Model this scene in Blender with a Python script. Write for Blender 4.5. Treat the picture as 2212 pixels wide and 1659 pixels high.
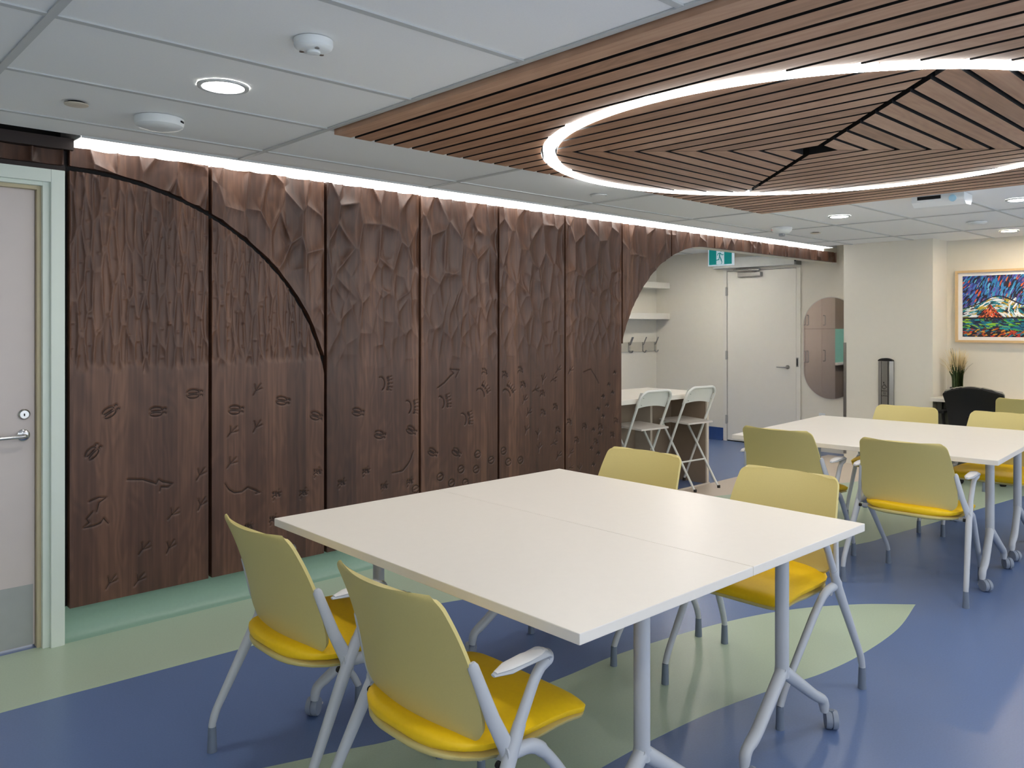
import bpy, bmesh, math, random
import numpy as np
from mathutils import Vector, Matrix

# ------------------------------------------------------------------ scene, camera, world, exposure
for o in list(bpy.data.objects):
    bpy.data.objects.remove(o)
S = bpy.context.scene
C = S.collection
S.view_settings.view_transform = 'Standard'
S.view_settings.look = 'None'
S.view_settings.gamma = 1.0
S.view_settings.use_curve_mapping = False
S.view_settings.exposure = 0.2
S.cycles.max_bounces = 6
S.cycles.diffuse_bounces = 4
S.cycles.glossy_bounces = 3
S.cycles.caustics_reflective = False
S.cycles.caustics_refractive = False
S.cycles.use_adaptive_sampling = True
S.cycles.adaptive_threshold = 0.07
S.cycles.adaptive_min_samples = 16
S.cycles.use_denoising = True
S.cycles.use_light_tree = False
S.cycles.sample_clamp_indirect = 40.0

cam_data = bpy.data.cameras.new('camera')
cam = bpy.data.objects.new('camera', cam_data)
C.objects.link(cam)
cam_data.sensor_width = 36.0
cam_data.lens = 1735.0 / 2212.0 * 36.0
cam_data.shift_y = -(829.5 - 703.7) / 2212.0
cam_data.clip_start = 0.02
cam.location = (0, 0, 1.449)
_d = Vector((math.cos(math.radians(46.704)), math.sin(math.radians(46.704)), 0))
cam.rotation_euler = _d.to_track_quat('-Z', 'Y').to_euler()
S.camera = cam

world = bpy.data.worlds.new('daylight')
S.world = world
world.use_nodes = True
bg = world.node_tree.nodes['Background']
bg.inputs['Color'].default_value = (0.86, 0.93, 1.0, 1)
bg.inputs['Strength'].default_value = 1.45

RING_L, STRIP_L, DOWN_L = 24.0, 4.2, 108.0     # radiance of the lamps in the room

# ------------------------------------------------------------------ materials
def lin(c):
    c = c / 255.0
    return c / 12.92 if c <= 0.04045 else ((c + 0.055) / 1.055) ** 2.4
def rgb(r, g, b):
    return (lin(r), lin(g), lin(b), 1.0)
MATS = {}
def nt_of(name):
    m = bpy.data.materials.new(name); m.use_nodes = True
    nt = m.node_tree
    return m, nt, nt.nodes['Principled BSDF']
def plain(name, col, rough=0.5, metal=0.0, var=0.05, scale=18.0, spec=0.5, bump=0.0, bscale=120.0, coat=0.0):
    if name in MATS: return MATS[name]
    m, nt, p = nt_of(name)
    c = rgb(*col)
    no = nt.nodes.new('ShaderNodeTexNoise'); no.inputs['Scale'].default_value = scale; no.inputs['Detail'].default_value = 1
    tc = nt.nodes.new('ShaderNodeTexCoord'); nt.links.new(tc.outputs['Object'], no.inputs['Vector'])
    mx = nt.nodes.new('ShaderNodeMix'); mx.data_type = 'RGBA'
    mx.inputs['A'].default_value = tuple(x * (1 - var) for x in c[:3]) + (1,)
    mx.inputs['B'].default_value = tuple(min(1, x * (1 + var)) for x in c[:3]) + (1,)
    nt.links.new(no.outputs['Fac'], mx.inputs['Factor'])
    nt.links.new(mx.outputs['Result'], p.inputs['Base Color'])
    p.inputs['Roughness'].default_value = rough
    p.inputs['Metallic'].default_value = metal
    p.inputs['Specular IOR Level'].default_value = spec
    p.inputs['Coat Weight'].default_value = coat
    if bump > 0:
        n2 = nt.nodes.new('ShaderNodeTexNoise'); n2.inputs['Scale'].default_value = bscale; n2.inputs['Detail'].default_value = 1
        nt.links.new(tc.outputs['Object'], n2.inputs['Vector'])
        b = nt.nodes.new('ShaderNodeBump'); b.inputs['Strength'].default_value = bump; b.inputs['Distance'].default_value = 0.002
        nt.links.new(n2.outputs['Fac'], b.inputs['Height']); nt.links.new(b.outputs['Normal'], p.inputs['Normal'])
    MATS[name] = m
    return m
def emit(name, col, strength):
    if name in MATS: return MATS[name]
    m, nt, p = nt_of(name)
    p.inputs['Base Color'].default_value = (0.8, 0.8, 0.8, 1)
    p.inputs['Emission Color'].default_value = col
    p.inputs['Emission Strength'].default_value = strength
    MATS[name] = m
    return m
def N(nt, kind, **kw):
    n = nt.nodes.new(kind)
    for k, v in kw.items():
        if k == 'op': n.operation = v
        else: n.inputs[k].default_value = v
    return n
def math_node(nt, op, a, b=None):
    n = nt.nodes.new('ShaderNodeMath'); n.operation = op
    for i, v in enumerate((a, b)):
        if v is None: continue
        if isinstance(v, (int, float)): n.inputs[i].default_value = v
        else: nt.links.new(v, n.inputs[i])
    return n.outputs[0]
def walnut(name, dark, mid, light, along='Z', board=0.118, rough=0.42, per_object=False, board_amt=0.42):
    """walnut: glued boards of different tone, long grain and cathedral figure running along one axis"""
    m, nt, p = nt_of(name)
    tc = nt.nodes.new('ShaderNodeTexCoord')
    sep = nt.nodes.new('ShaderNodeSeparateXYZ'); nt.links.new(tc.outputs['Object'], sep.inputs[0])
    ax = {'X': 0, 'Y': 1, 'Z': 2}
    L = sep.outputs[ax[along]]
    A = sep.outputs[0 if along != 'X' else 1]
    B = sep.outputs[1 if along == 'Z' else 2]
    rnd = nt.nodes.new('ShaderNodeObjectInfo').outputs['Random']
    off = math_node(nt, 'MULTIPLY', rnd, 37.0)
    a2 = math_node(nt, 'ADD', A, off) if per_object else A
    # board tone
    f1 = math_node(nt, 'FLOOR', math_node(nt, 'MULTIPLY', A, 1.0 / board))
    w1 = nt.nodes.new('ShaderNodeTexWhiteNoise'); w1.noise_dimensions = '1D'; nt.links.new(f1, w1.inputs['W'])
    f2 = math_node(nt, 'FLOOR', math_node(nt, 'ADD', math_node(nt, 'MULTIPLY', A, 1.0 / (board * 1.73)), 0.41))
    w2 = nt.nodes.new('ShaderNodeTexWhiteNoise'); w2.noise_dimensions = '1D'; nt.links.new(f2, w2.inputs['W'])
    tone = math_node(nt, 'ADD', math_node(nt, 'MULTIPLY', w1.outputs[0], 0.55), math_node(nt, 'MULTIPLY', w2.outputs[0], 0.45))
    if per_object:
        tone = rnd
    # fine grain
    comb = nt.nodes.new('ShaderNodeCombineXYZ')
    nt.links.new(math_node(nt, 'MULTIPLY', a2, 55.0), comb.inputs[0])
    nt.links.new(math_node(nt, 'MULTIPLY', B, 55.0), comb.inputs[1])
    nt.links.new(math_node(nt, 'MULTIPLY', L, 2.2), comb.inputs[2])
    g = N(nt, 'ShaderNodeTexNoise', Scale=1.0, Detail=4.0, Distortion=0.3); nt.links.new(comb.outputs[0], g.inputs['Vector'])
    # cathedral figure
    comb2 = nt.nodes.new('ShaderNodeCombineXYZ')
    nt.links.new(math_node(nt, 'ADD', math_node(nt, 'MULTIPLY', a2, 5.0), math_node(nt, 'MULTIPLY', w1.outputs[0], 9.0)), comb2.inputs[0])
    nt.links.new(math_node(nt, 'MULTIPLY', L, 1.1), comb2.inputs[1])
    g2 = N(nt, 'ShaderNodeTexNoise', Scale=1.0, Detail=2.0, Distortion=0.5); nt.links.new(comb2.outputs[0], g2.inputs['Vector'])
    fig = math_node(nt, 'SINE', math_node(nt, 'MULTIPLY', g2.outputs['Fac'], 70.0))
    fig = math_node(nt, 'MULTIPLY', fig, 0.05)
    big = math_node(nt, 'MULTIPLY', math_node(nt, 'SUBTRACT', g2.outputs['Fac'], 0.5), 0.35)
    v = math_node(nt, 'ADD', math_node(nt, 'MULTIPLY', math_node(nt, 'SUBTRACT', g.outputs['Fac'], 0.5), 0.6), fig)
    v = math_node(nt, 'ADD', v, big)
    v = math_node(nt, 'ADD', v, math_node(nt, 'MULTIPLY', math_node(nt, 'SUBTRACT', tone, 0.5), board_amt))
    v = math_node(nt, 'ADD', v, 0.5)
    cr = nt.nodes.new('ShaderNodeValToRGB'); nt.links.new(v, cr.inputs[0])
    e = cr.color_ramp.elements
    e[0].position = 0.05; e[0].color = rgb(*dark)
    e[1].position = 0.95; e[1].color = rgb(*light)
    k = e.new(0.5); k.color = rgb(*mid)
    nt.links.new(cr.outputs[0], p.inputs['Base Color'])
    p.inputs['Roughness'].default_value = rough
    MATS[name] = m
    return m

M_panel = walnut('walnut_panel', (46, 29, 21), (82, 55, 42), (126, 90, 69), 'Z', rough=0.46)
M_slat_y = walnut('walnut_slat_y', (116, 82, 62), (174, 132, 104), (206, 168, 140), 'Y', per_object=True, board_amt=0.35)
M_slat_x = walnut('walnut_slat_x', (116, 82, 62), (174, 132, 104), (206, 168, 140), 'X', per_object=True, board_amt=0.35)
M_carve = plain('dark_carved_groove', (34, 20, 15), 0.7)
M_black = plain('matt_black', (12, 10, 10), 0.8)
M_darkwood_shade = plain('dark_wood_and_shade', (38, 22, 17), 0.5)  # dark wood backing, also colours the painted shade over the door
M_white = plain('wall_paint', (226, 221, 208), 0.6, var=0.015)
M_tile = plain('ceiling_tile_white', (240, 241, 240), 0.85, var=0.025, scale=160)
M_tee = plain('ceiling_tee_white', (196, 199, 198), 0.5, var=0.01)
M_blue = plain('blue_sheet_floor', (98, 119, 162), 0.30, var=0.10, scale=140, spec=0.45)
M_green = plain('green_sheet_floor', (178, 194, 172), 0.33, var=0.07, scale=140, spec=0.45)
M_cream = plain('cream_sheet_floor', (214, 198, 182), 0.35, var=0.05, scale=140)
M_greenbase = plain('green_cove_base', (140, 170, 152), 0.35, var=0.05, scale=60)
M_frame = plain('door_frame_paint', (216, 226, 216), 0.45, var=0.01)
M_door = plain('pale_laminate_door', (206, 196, 192), 0.45, var=0.03, scale=9)
M_doorwhite = plain('white_door_paint', (226, 222, 212), 0.45, var=0.01)
M_steel = plain('brushed_steel', (178, 176, 172), 0.32, metal=1.0, var=0.06, scale=60)
M_chrome = plain('polished_chrome', (205, 205, 205), 0.15, metal=1.0, var=0.02)
M_ttop = plain('table_laminate', (232, 226, 216), 0.34, var=0.015, scale=40, spec=0.5)
M_tedge = plain('table_edge_band', (226, 222, 212), 0.4, var=0.01)
M_grey = plain('silver_grey_frame', (184, 187, 192), 0.38, var=0.02, spec=0.5)
M_tip = plain('grey_plastic_foot', (112, 122, 138), 0.5, var=0.02)
M_pad = plain('pale_grey_arm_pad', (214, 212, 210), 0.5, var=0.02)
M_shell = plain('pale_lime_shell', (206, 190, 122), 0.45, var=0.03, scale=200, bump=0.05, bscale=500)
M_seat = plain('yellow_upholstery', (252, 204, 6), 0.5, var=0.05, scale=90, bump=0.05, bscale=400)
M_plast = plain('white_plastic', (228, 232, 232), 0.4, var=0.01)
M_caster = plain('grey_caster_wheel', (134, 142, 156), 0.42, var=0.03)
M_stool = plain('white_powder_coat', (226, 226, 220), 0.4, var=0.01)
M_taupe = plain('taupe_laminate', (150, 132, 114), 0.5, var=0.04)
M_bluebase = plain('blue_cove_base', (30, 66, 128), 0.35, var=0.05)
M_fabric = plain('black_mesh_fabric', (14, 14, 16), 0.75, var=0.2, scale=300)
M_cab = plain('beige_cabinet_laminate', (206, 188, 172), 0.45, var=0.02)
M_teal = plain('teal_backsplash', (150, 226, 206), 0.35, var=0.03)
M_maple = plain('maple_picture_frame', (214, 184, 138), 0.45, var=0.06, scale=30)
M_mat = plain('white_picture_mount', (236, 236, 238), 0.6, var=0.01)
M_pot = plain('dark_grey_pot', (60, 60, 58), 0.5)
M_signgreen = plain('exit_sign_green', (0, 122, 116), 0.4, var=0.02)
M_red = plain('red_print', (196, 60, 44), 0.5)

def mirror_mat():
    m, nt, p = nt_of('mirror_glass')
    p.inputs['Base Color'].default_value = (0.86, 0.84, 0.84, 1); p.inputs['Metallic'].default_value = 1; p.inputs['Roughness'].default_value = 0.02
    return m
M_mirror = mirror_mat()
E_ring = emit('ring_diffuser', (1.0, 0.985, 0.96, 1), RING_L)
E_strip = emit('strip_diffuser', (1.0, 0.975, 0.93, 1), STRIP_L)
E_down = emit('downlight_lens', (1.0, 0.97, 0.92, 1), DOWN_L)
E_alcove = emit('alcove_downlight_lens', (1.0, 0.95, 0.88, 1), 400.0)
E_warm = emit('warm_downlight_lens', (1.0, 0.82, 0.58, 1), 210.0)
E_sign = emit('exit_sign_lit_white', (0.62, 0.86, 1.0, 1), 0.3)
def sign_green_mat():
    m, nt, p = nt_of('exit_sign_lit_green')
    p.inputs['Base Color'].default_value = rgb(0, 110, 104)
    p.inputs['Emission Color'].default_value = rgb(0, 124, 120); p.inputs['Emission Strength'].default_value = 0.55
    return m
E_signgreen = sign_green_mat()

# ------------------------------------------------------------------ mesh helpers
def mesh_obj(name, verts, faces, mat, parent=None, smooth=False, angle=40):
    me = bpy.data.meshes.new(name)
    me.from_pydata([tuple(map(float, v)) for v in verts], [], faces)
    me.update()
    if mat: me.materials.append(mat)
    if smooth:
        me.polygons.foreach_set('use_smooth', [True] * len(me.polygons))
        me.set_sharp_from_angle(angle=math.radians(angle))
    o = bpy.data.objects.new(name, me); C.objects.link(o)
    if parent: o.parent = parent
    return o
class MB:
    def __init__(self): self.v = []; self.f = []
    def add(self, vs, fs):
        n = len(self.v); self.v += [tuple(v) for v in vs]; self.f += [tuple(i + n for i in f) for f in fs]; return self
    def box(self, x0, x1, y0, y1, z0, z1):
        vs = [(x, y, z) for z in (z0, z1) for y in (y0, y1) for x in (x0, x1)]
        return self.add(vs, [(0, 2, 3, 1), (4, 5, 7, 6), (0, 1, 5, 4), (2, 6, 7, 3), (0, 4, 6, 2), (1, 3, 7, 5)])
    def cbox(self, x0, x1, y0, y1, z0, z1, c=0.003):
        bm = bmesh.new()
        bmesh.ops.create_cube(bm, size=1.0)
        for v in bm.verts:
            v.co = Vector(((x0 + x1) / 2 + v.co.x * (x1 - x0), (y0 + y1) / 2 + v.co.y * (y1 - y0), (z0 + z1) / 2 + v.co.z * (z1 - z0)))
        bmesh.ops.bevel(bm, geom=bm.edges[:], offset=c, segments=2, affect='EDGES', profile=0.6)
        bm.verts.index_update()
        self.add([v.co.copy() for v in bm.verts], [[v.index for v in f.verts] for f in bm.faces]); bm.free(); return self
    def prism(self, poly, h0, h1, axis='Z'):
        """extrude a 2D polygon; axis Z: (x,y) between z h0..h1, Y: (x,z) between y, X: (y,z) between x"""
        n = len(poly)
        def P(p, h): return (p[0], p[1], h) if axis == 'Z' else ((p[0], h, p[1]) if axis == 'Y' else (h, p[0], p[1]))
        vs = [P(p, h0) for p in poly] + [P(p, h1) for p in poly]
        fs = [tuple(range(n))[::-1], tuple(range(n, 2 * n))] + [(i, (i + 1) % n, n + (i + 1) % n, n + i) for i in range(n)]
        return self.add(vs, fs)
    def lathe(self, prof, c=(0, 0, 0), n=32, axis='Z', cap=True):
        vs = []; fs = []
        for r, h in prof:
            for i in range(n):
                a = 2 * math.pi * i / n; u, w = r * math.cos(a), r * math.sin(a)
                p = (u, w, h) if axis == 'Z' else ((u, h, w) if axis == 'Y' else (h, u, w))
                vs.append((c[0] + p[0], c[1] + p[1], c[2] + p[2]))
        for k in range(len(prof) - 1):
            for i in range(n):
                j = (i + 1) % n; fs.append((k * n + i, k * n + j, (k + 1) * n + j, (k + 1) * n + i))
        if cap:
            fs.append(tuple(range(n))[::-1]); m = (len(prof) - 1) * n; fs.append(tuple(range(m, m + n)))
        return self.add(vs, fs)
    def tube(self, pts, rad, n=10, cap=True, up=(0, 0, 1), fillet=0.0):
        """swept tube; rad = number, list of numbers or list of (ra, rb) ; ra along 'side', rb along the other axis"""
        pts = [Vector(p) for p in pts]
        if isinstance(rad, (int, float)) or isinstance(rad, tuple): rad = [rad] * len(pts)
        rad = [(r, r) if isinstance(r, (int, float)) else r for r in rad]
        if fillet > 0 and len(pts) > 2:
            P = [pts[0]]; R = [rad[0]]
            for i in range(1, len(pts) - 1):
                a, b, c = pts[i - 1], pts[i], pts[i + 1]
                d = min(fillet, (a - b).length * 0.45, (c - b).length * 0.45)
                p0 = b + (a - b).normalized() * d; p1 = b + (c - b).normalized() * d
                for k in range(6):
                    t = k / 5.0
                    P.append(p0.lerp(b, t).lerp(b.lerp(p1, t), t)); R.append(rad[i])
            P.append(pts[-1]); R.append(rad[-1]); pts, rad = P, R
        m = len(pts); tang = []
        for i in range(m):
            t = (pts[min(i + 1, m - 1)] - pts[max(i - 1, 0)]).normalized(); tang.append(t)
        side = tang[0].cross(Vector(up))
        if side.length < 1e-4: side = tang[0].cross(Vector((1, 0, 0)))
        side.normalize(); vs = []; fs = []
        for i in range(m):
            t = tang[i]; side = (side - t * side.dot(t)).normalized(); oth = side.cross(t)
            ra, rb = rad[i]
            for k in range(n):
                a = 2 * math.pi * k / n
                vs.append(pts[i] + side * (ra * math.cos(a)) + oth * (rb * math.sin(a)))
        for i in range(m - 1):
            for k in range(n):
                j = (k + 1) % n; fs.append((i * n + k, i * n + j, (i + 1) * n + j, (i + 1) * n + k))
        if cap: fs.append(tuple(range(n))[::-1]); fs.append(tuple(range((m - 1) * n, m * n)))
        return self.add(vs, fs)
    def build(self, name, mat, parent=None, smooth=False, angle=40):
        return mesh_obj(name, self.v, self.f, mat, parent, smooth, angle)
def box(name, x0, x1, y0, y1, z0, z1, mat, parent=None, c=0.0):
    m = MB()
    m.cbox(x0, x1, y0, y1, z0, z1, c) if c > 0 else m.box(x0, x1, y0, y1, z0, z1)
    return m.build(name, mat, parent)
def empty(name, loc=(0, 0, 0), rz=0.0, parent=None):
    o = bpy.data.objects.new(name, None); C.objects.link(o)
    o.location = loc; o.rotation_euler = (0, 0, rz); o.empty_display_size = 0.1
    if parent: o.parent = parent
    return o
def tag(o, label, cat, group=None):
    o['label'] = label; o['category'] = cat
    if group: o['group'] = group
    return o
def struct(o, label=None):
    o['kind'] = 'structure'
    if label: o['label'] = label
    return o
def copy_tree(o, parent=None):
    c = o.copy(); C.objects.link(c); c.parent = parent
    for ch in [x for x in bpy.data.objects if x.parent == o]: copy_tree(ch, c)
    return c
def text_mesh(name, body, size, mat, parent=None, extrude=0.0006):
    cu = bpy.data.curves.new(name, 'FONT'); cu.body = body; cu.size = size; cu.align_x = 'CENTER'; cu.align_y = 'CENTER'; cu.extrude = extrude
    cu.resolution_u = 3
    t = bpy.data.objects.new(name + '_curve', cu); C.objects.link(t)
    dg = bpy.context.evaluated_depsgraph_get()
    me = bpy.data.meshes.new_from_object(t.evaluated_get(dg)); bpy.data.objects.remove(t); bpy.data.curves.remove(cu)
    me.name = name; me.materials.clear(); me.materials.append(mat)
    o = bpy.data.objects.new(name, me); C.objects.link(o)
    if parent: o.parent = parent
    return o
def spline(pts, n=10):
    P = [np.array(p, float) for p in pts]; P = [2 * P[0] - P[1]] + P + [2 * P[-1] - P[-2]]; out = []
    for i in range(1, len(P) - 2):
        for k in range(n):
            t = k / n
            out.append(0.5 * ((2 * P[i]) + (-P[i - 1] + P[i + 1]) * t + (2 * P[i - 1] - 5 * P[i] + 4 * P[i + 1] - P[i + 2]) * t * t + (-P[i - 1] + 3 * P[i] - 3 * P[i + 1] + P[i + 2]) * t ** 3))
    out.append(P[-2]); return [tuple(p) for p in out]

# ------------------------------------------------------------------ the room
H = 2.300                 # suspended ceiling
YW = 4.060                # front of the carved panels
XD, XC, XB = 8.93, 8.385, 8.77   # door wall, boxed-out column, wall with the picture
X_L, Y_R = -2.4, -1.4     # room ends behind the camera (window side left open to the daylight)

floor = struct(box('floor', X_L, 9.1, Y_R, 6.75, -0.10, 0.0, M_blue), 'blue sheet floor')
def inlay(poly, mat, label):
    o = MB().prism(poly, -0.02, 0.0006).build('floor_inlay', mat, floor); o['label'] = label; return o
g_edge = spline([(-2.4, 3.55), (-0.8, 3.54), (0.67, 3.5), (1.06, 3.482), (1.54, 3.458), (1.73, 3.44), (2.44, 3.335), (2.68, 3.285), (3.5, 3.02), (4.4, 2.62), (5.34, 2.30), (5.72, 2.25), (6.24, 2.18), (6.95, 2.10), (7.86, 1.99), (8.77, 1.86)], 6)
c_edge = spline([(8.77, 2.72), (7.78, 3.15), (7.45, 3.24), (7.0, 3.40), (6.3, 3.66), (5.6, 3.90), (5.0, 4.08)], 6)
inlay(g_edge + c_edge + [(5.0, 4.10), (-2.4, 4.10)], M_green, 'pale green floor band along the carved wall')
inlay([(5.0, 4.13), (5.0, 4.08)] + c_edge[::-1][1:] + [(8.77, 4.13)], M_cream, 'cream floor band before the alcove')
leaf_top = [(-0.6, 3.1), (0.2, 2.86), (0.8, 2.63), (1.21, 2.475), (1.46, 2.39), (1.71, 2.315), (2.4, 2.265), (2.79, 2.255), (3.38, 2.16), (3.83, 2.015), (4.17, 1.81), (4.39, 1.60)]
leaf_bot = [(4.39, 1.60), (3.98, 1.53), (3.57, 1.52), (3.24, 1.55), (2.96, 1.615), (2.64, 1.675), (2.33, 1.705), (2.03, 1.715), (1.5, 1.70), (0.9, 1.66), (0.0, 1.62), (-0.6, 1.70)]
inlay(spline(leaf_top, 6) + spline(leaf_bot, 6)[1:], M_green, 'green leaf-shaped floor inlay')

# ceiling: tiles in a tee grid
GX = [0.591 + 1.2192 * k for k in range(-3, 8)]
GY = [2.4733 + 0.6096 * k for k in range(-9, 4)]
CX0, CX1, CY0, CY1 = 1.822, 5.456, 0.046, 3.071     # opening for the slatted canopy
ceiling = struct(empty('ceiling', (0, 0, 0)), 'white suspended tile ceiling')
def slot_limit(x0): return 3.965
tile_cache = {}
def tile(x0, x1, y0, y1):
    key = (round(x1 - x0, 3), round(y1 - y0, 3))
    if key not in tile_cache:
        a, b = (x1 - x0) / 2, (y1 - y0) / 2
        m = MB(); m.add([(-a, -b, .03), (a, -b, .03), (a, b, .03), (-a, b, .03), (-a, -b, .0), (a, -b, .0), (a, b, 0), (-a, b, 0)],
                        [(0, 1, 2, 3), (7, 6, 5, 4), (4, 5, 1, 0), (5, 6, 2, 1), (6, 7, 3, 2), (7, 4, 0, 3)])
        o = m.build('ceiling_tile', M_tile, ceiling); tile_cache[key] = o.data
    else:
        o = bpy.data.objects.new('ceiling_tile', tile_cache[key]); C.objects.link(o); o.parent = ceiling
    o.location = ((x0 + x1) / 2, (y0 + y1) / 2, H + 0.005)
for i in range(len(GX) - 1):
    for j in range(len(GY) - 1):
        x0, x1, y0, y1 = GX[i], GX[i + 1], GY[j], GY[j + 1]
        x1 = min(x1, XB)
        if x0 >= XB: continue
        cx, cy = (x0 + x1) / 2, (y0 + y1) / 2
        if CX0 < cx < CX1 and CY0 < cy < CY1: continue
        if y1 > 4.0:
            y1 = 3.965 if x0 > 0.5 else 4.10
        if x1 > XC and y0 >= 2.9:
            x1 = min(x1, XC)
            if x1 - x0 < 0.02: continue
        tile(x0 + 0.004, x1 - 0.004, y0 + 0.004, y1 - 0.004)
def tee(x0, x1, y0, y1, up=0.0):
    box('ceiling_tee', x0, x1, y0, y1, H - 0.001 + up, H + 0.0042 + up, M_tee, ceiling)
for gx in GX:
    if gx > XB: continue
    spans = [(GY[0], 3.965 if gx > 0.9 else 4.10)]
    if CX0 < gx < CX1: spans = [(GY[0], CY0), (CY1, 3.965)]
    for a, b in spans: tee(gx - 0.012, gx + 0.012, a, b)
for gy in GY:
    if gy > 3.96: continue
    spans = [(GX[0], XB if gy < 2.9 else XC)]
    if CY0 < gy < CY1: spans = [(GX[0], CX0), (CX1, spans[0][1])]
    for a, b in spans: tee(a, b, gy - 0.012, gy + 0.012, 0.0007)
box('ceiling_deck', X_L, 9.0, Y_R, 4.30, 2.42, 2.47, M_black, ceiling)
box('canopy_backing', CX0, CX1, CY0, CY1, H + 0.04, H + 0.05, M_black, ceiling)
box('slot_edge_trim', 1.07, 8.60, 3.955, 3.966, H - 0.003, H + 0.09, M_tee, ceiling)

# walls
def ell_left(x):      # carved arc over the first two panels (underside line)
    t = (x - 1.04) / 1.345
    return 0.988 + 1.184 * math.sqrt(max(0.0, 1 - t * t)) if x > 1.04 else 2.172
def ell_right(x):     # arched opening to the alcove
    if x >= 6.26: return 2.160
    t = (6.26 - x) / 1.262
    return 1.0 + 1.160 * math.sqrt(max(0.0, 1 - t * t))
wall_front = struct(empty('wall_front'), 'walnut feature wall of carved panels with arched opening')
core = MB()
core.box(X_L, -0.085, 4.105, 4.22, 0, 2.40)
core.box(-0.085, 1.02, 4.18, 4.22, 2.15, 2.40); core.box(1.02, 5.03, 4.105, 4.22, 0, 2.40)
core.build('wall_core', M_black, wall_front)
xs = [5.03 + (6.26 - 5.03) * (1 - math.cos(math.pi / 2 * i / 30)) for i in range(31)] + [XD]
arch = [(x, ell_right(x)) for x in xs]
m = MB(); m.prism(arch + [(XD, 2.40), (5.03, 2.40)], 4.104, 4.22, 'Y'); m.build('arch_soffit', M_white, wall_front)
wl = struct(box('wall_left', X_L - 0.1, X_L, Y_R, 6.7, 0, 2.45, M_white), 'white wall behind the camera')
wd = struct(empty('wall_alcove'), 'off-white alcove walls')
box('wall_face', XD, XD + 0.1, 3.70, 6.71, 0, 2.45, M_white, wd)
box('wall_face', 2.2, XD + 0.1, 6.61, 6.71, 0, 2.45, M_white, wd)
box('wall_face', 2.1, 2.2, 4.22, 6.71, 0, 2.45, M_white, wd)
wc = struct(box('wall_column', XC, XD, 2.896, 3.779, 0, H + 0.06, M_white), 'white boxed-out column')
wb = struct(box('wall_right', XB, XB + 0.15, Y_R, 2.92, 0, H + 0.06, M_white), 'cream wall with the framed picture')
ac = struct(empty('ceiling_alcove'), 'white alcove ceiling')
for x0 in (2.2, 3.42, 4.64, 5.86, 7.08, 8.30):
    for y0, y1 in ((4.22, 4.82), (4.82, 5.43), (5.43, 6.04), (6.04, 6.61)):
        box('ceiling_tile', x0 + 0.003, min(x0 + 1.22, XD) - 0.003, y0 + 0.003, y1 - 0.003, 2.392, 2.42, M_tile, ac)
    box('ceiling_tee', x0 - 0.012, x0 + 0.012, 4.22, 6.61, 2.388, 2.394, M_tee, ac)
for y0 in (4.82, 5.43, 6.04):
    box('ceiling_tee', 2.2, XD, y0 - 0.012, y0 + 0.012, 2.3887, 2.394, M_tee, ac)
# cove bases
prof = [(4.1045, 0.158), (4.099, 0.158), (4.099, 0.070), (4.095, 0.040), (4.085, 0.018), (4.071, 0.006), (4.058, 0.0016), (4.058, 0.0002), (4.1045, 0.0002)]
bb = MB(); bb.prism(prof, 1.024, 5.03, 'X'); o = struct(bb.build('baseboard_front', M_greenbase, None, True, 50), 'green coved skirting under the carved wall')
prof2 = [(XD, 0.157), (XD - 0.006, 0.157), (XD - 0.006, 0.06), (XD - 0.02, 0.02), (XD - 0.05, 0.001), (XD, 0.0002)]
bb = MB(); bb.prism(prof2, 5.57, 6.61, 'Y')
o = struct(bb.build('baseboard_alcove', M_bluebase, None, True, 50), 'blue coved skirting beside the far door')
# fix axis: prism 'Y' puts (x,z) between y values, which is what is wanted here
# ------------------------------------------------------------------ carved walnut panels
def cells(x, z, cw, ch, seed, jit=0.85):
    """cellular field with stretched cells: distance to the nearest seed and a random number of that cell"""
    rs = np.random.RandomState(seed); T = rs.rand(64, 64, 3)
    ix = np.floor(x / cw).astype(int); iz = np.floor(z / ch).astype(int)
    best = np.full(x.shape, 9.0); sec = np.full(x.shape, 9.0); rnd = np.zeros(x.shape); bx = np.zeros(x.shape); bz = np.zeros(x.shape); r2 = np.zeros(x.shape)
    for di in (-1, 0, 1):
        for dj in (-2, -1, 0, 1, 2):
            a = (ix + di); b = (iz + dj); t = T[a % 64, b % 64]
            px = (a + 0.5 + (t[..., 0] - 0.5) * jit); pz = (b + 0.5 * (a % 2) + 0.25 + (t[..., 1] - 0.5) * jit)
            dx = x / cw - px; dz = z / ch - pz; d = np.sqrt(dx * dx + dz * dz)
            k = d < best
            sec = np.where(k, best, np.minimum(sec, d))
            best = np.where(k, d, best); rnd = np.where(k, t[..., 2], rnd); bx = np.where(k, dx, bx); bz = np.where(k, dz, bz); r2 = np.where(k, (t[..., 0] * 7.3) % 1, r2)
    return best / (sec + 1e-6), rnd, bx, bz, r2
def sstep(a, b, x):
    t = np.clip((x - a) / (b - a), 0, 1); return t * t * (3 - 2 * t)
def relief_upper(x, z):
    d, r, dx, dz, r2 = cells(x, z, 0.125, 0.27, 5)
    A = 0.036 * np.clip((z - 1.10) / 1.18, 0, 1) ** 1.15
    dish = 1 - d ** 1.7
    h = dish * (0.7 + 0.5 * r)
    d2, q, ex, ez, q2 = cells(x + 3.1, z, 0.085, 0.20, 11)
    low = 0.0095 * sstep(1.12, 1.35, z) * (1 - sstep(1.75, 2.0, z)) * ((1 - d2 ** 2) * (.6 + .5 * q))
    return np.clip(A * h + low, 0.0, 0.041)
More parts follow.
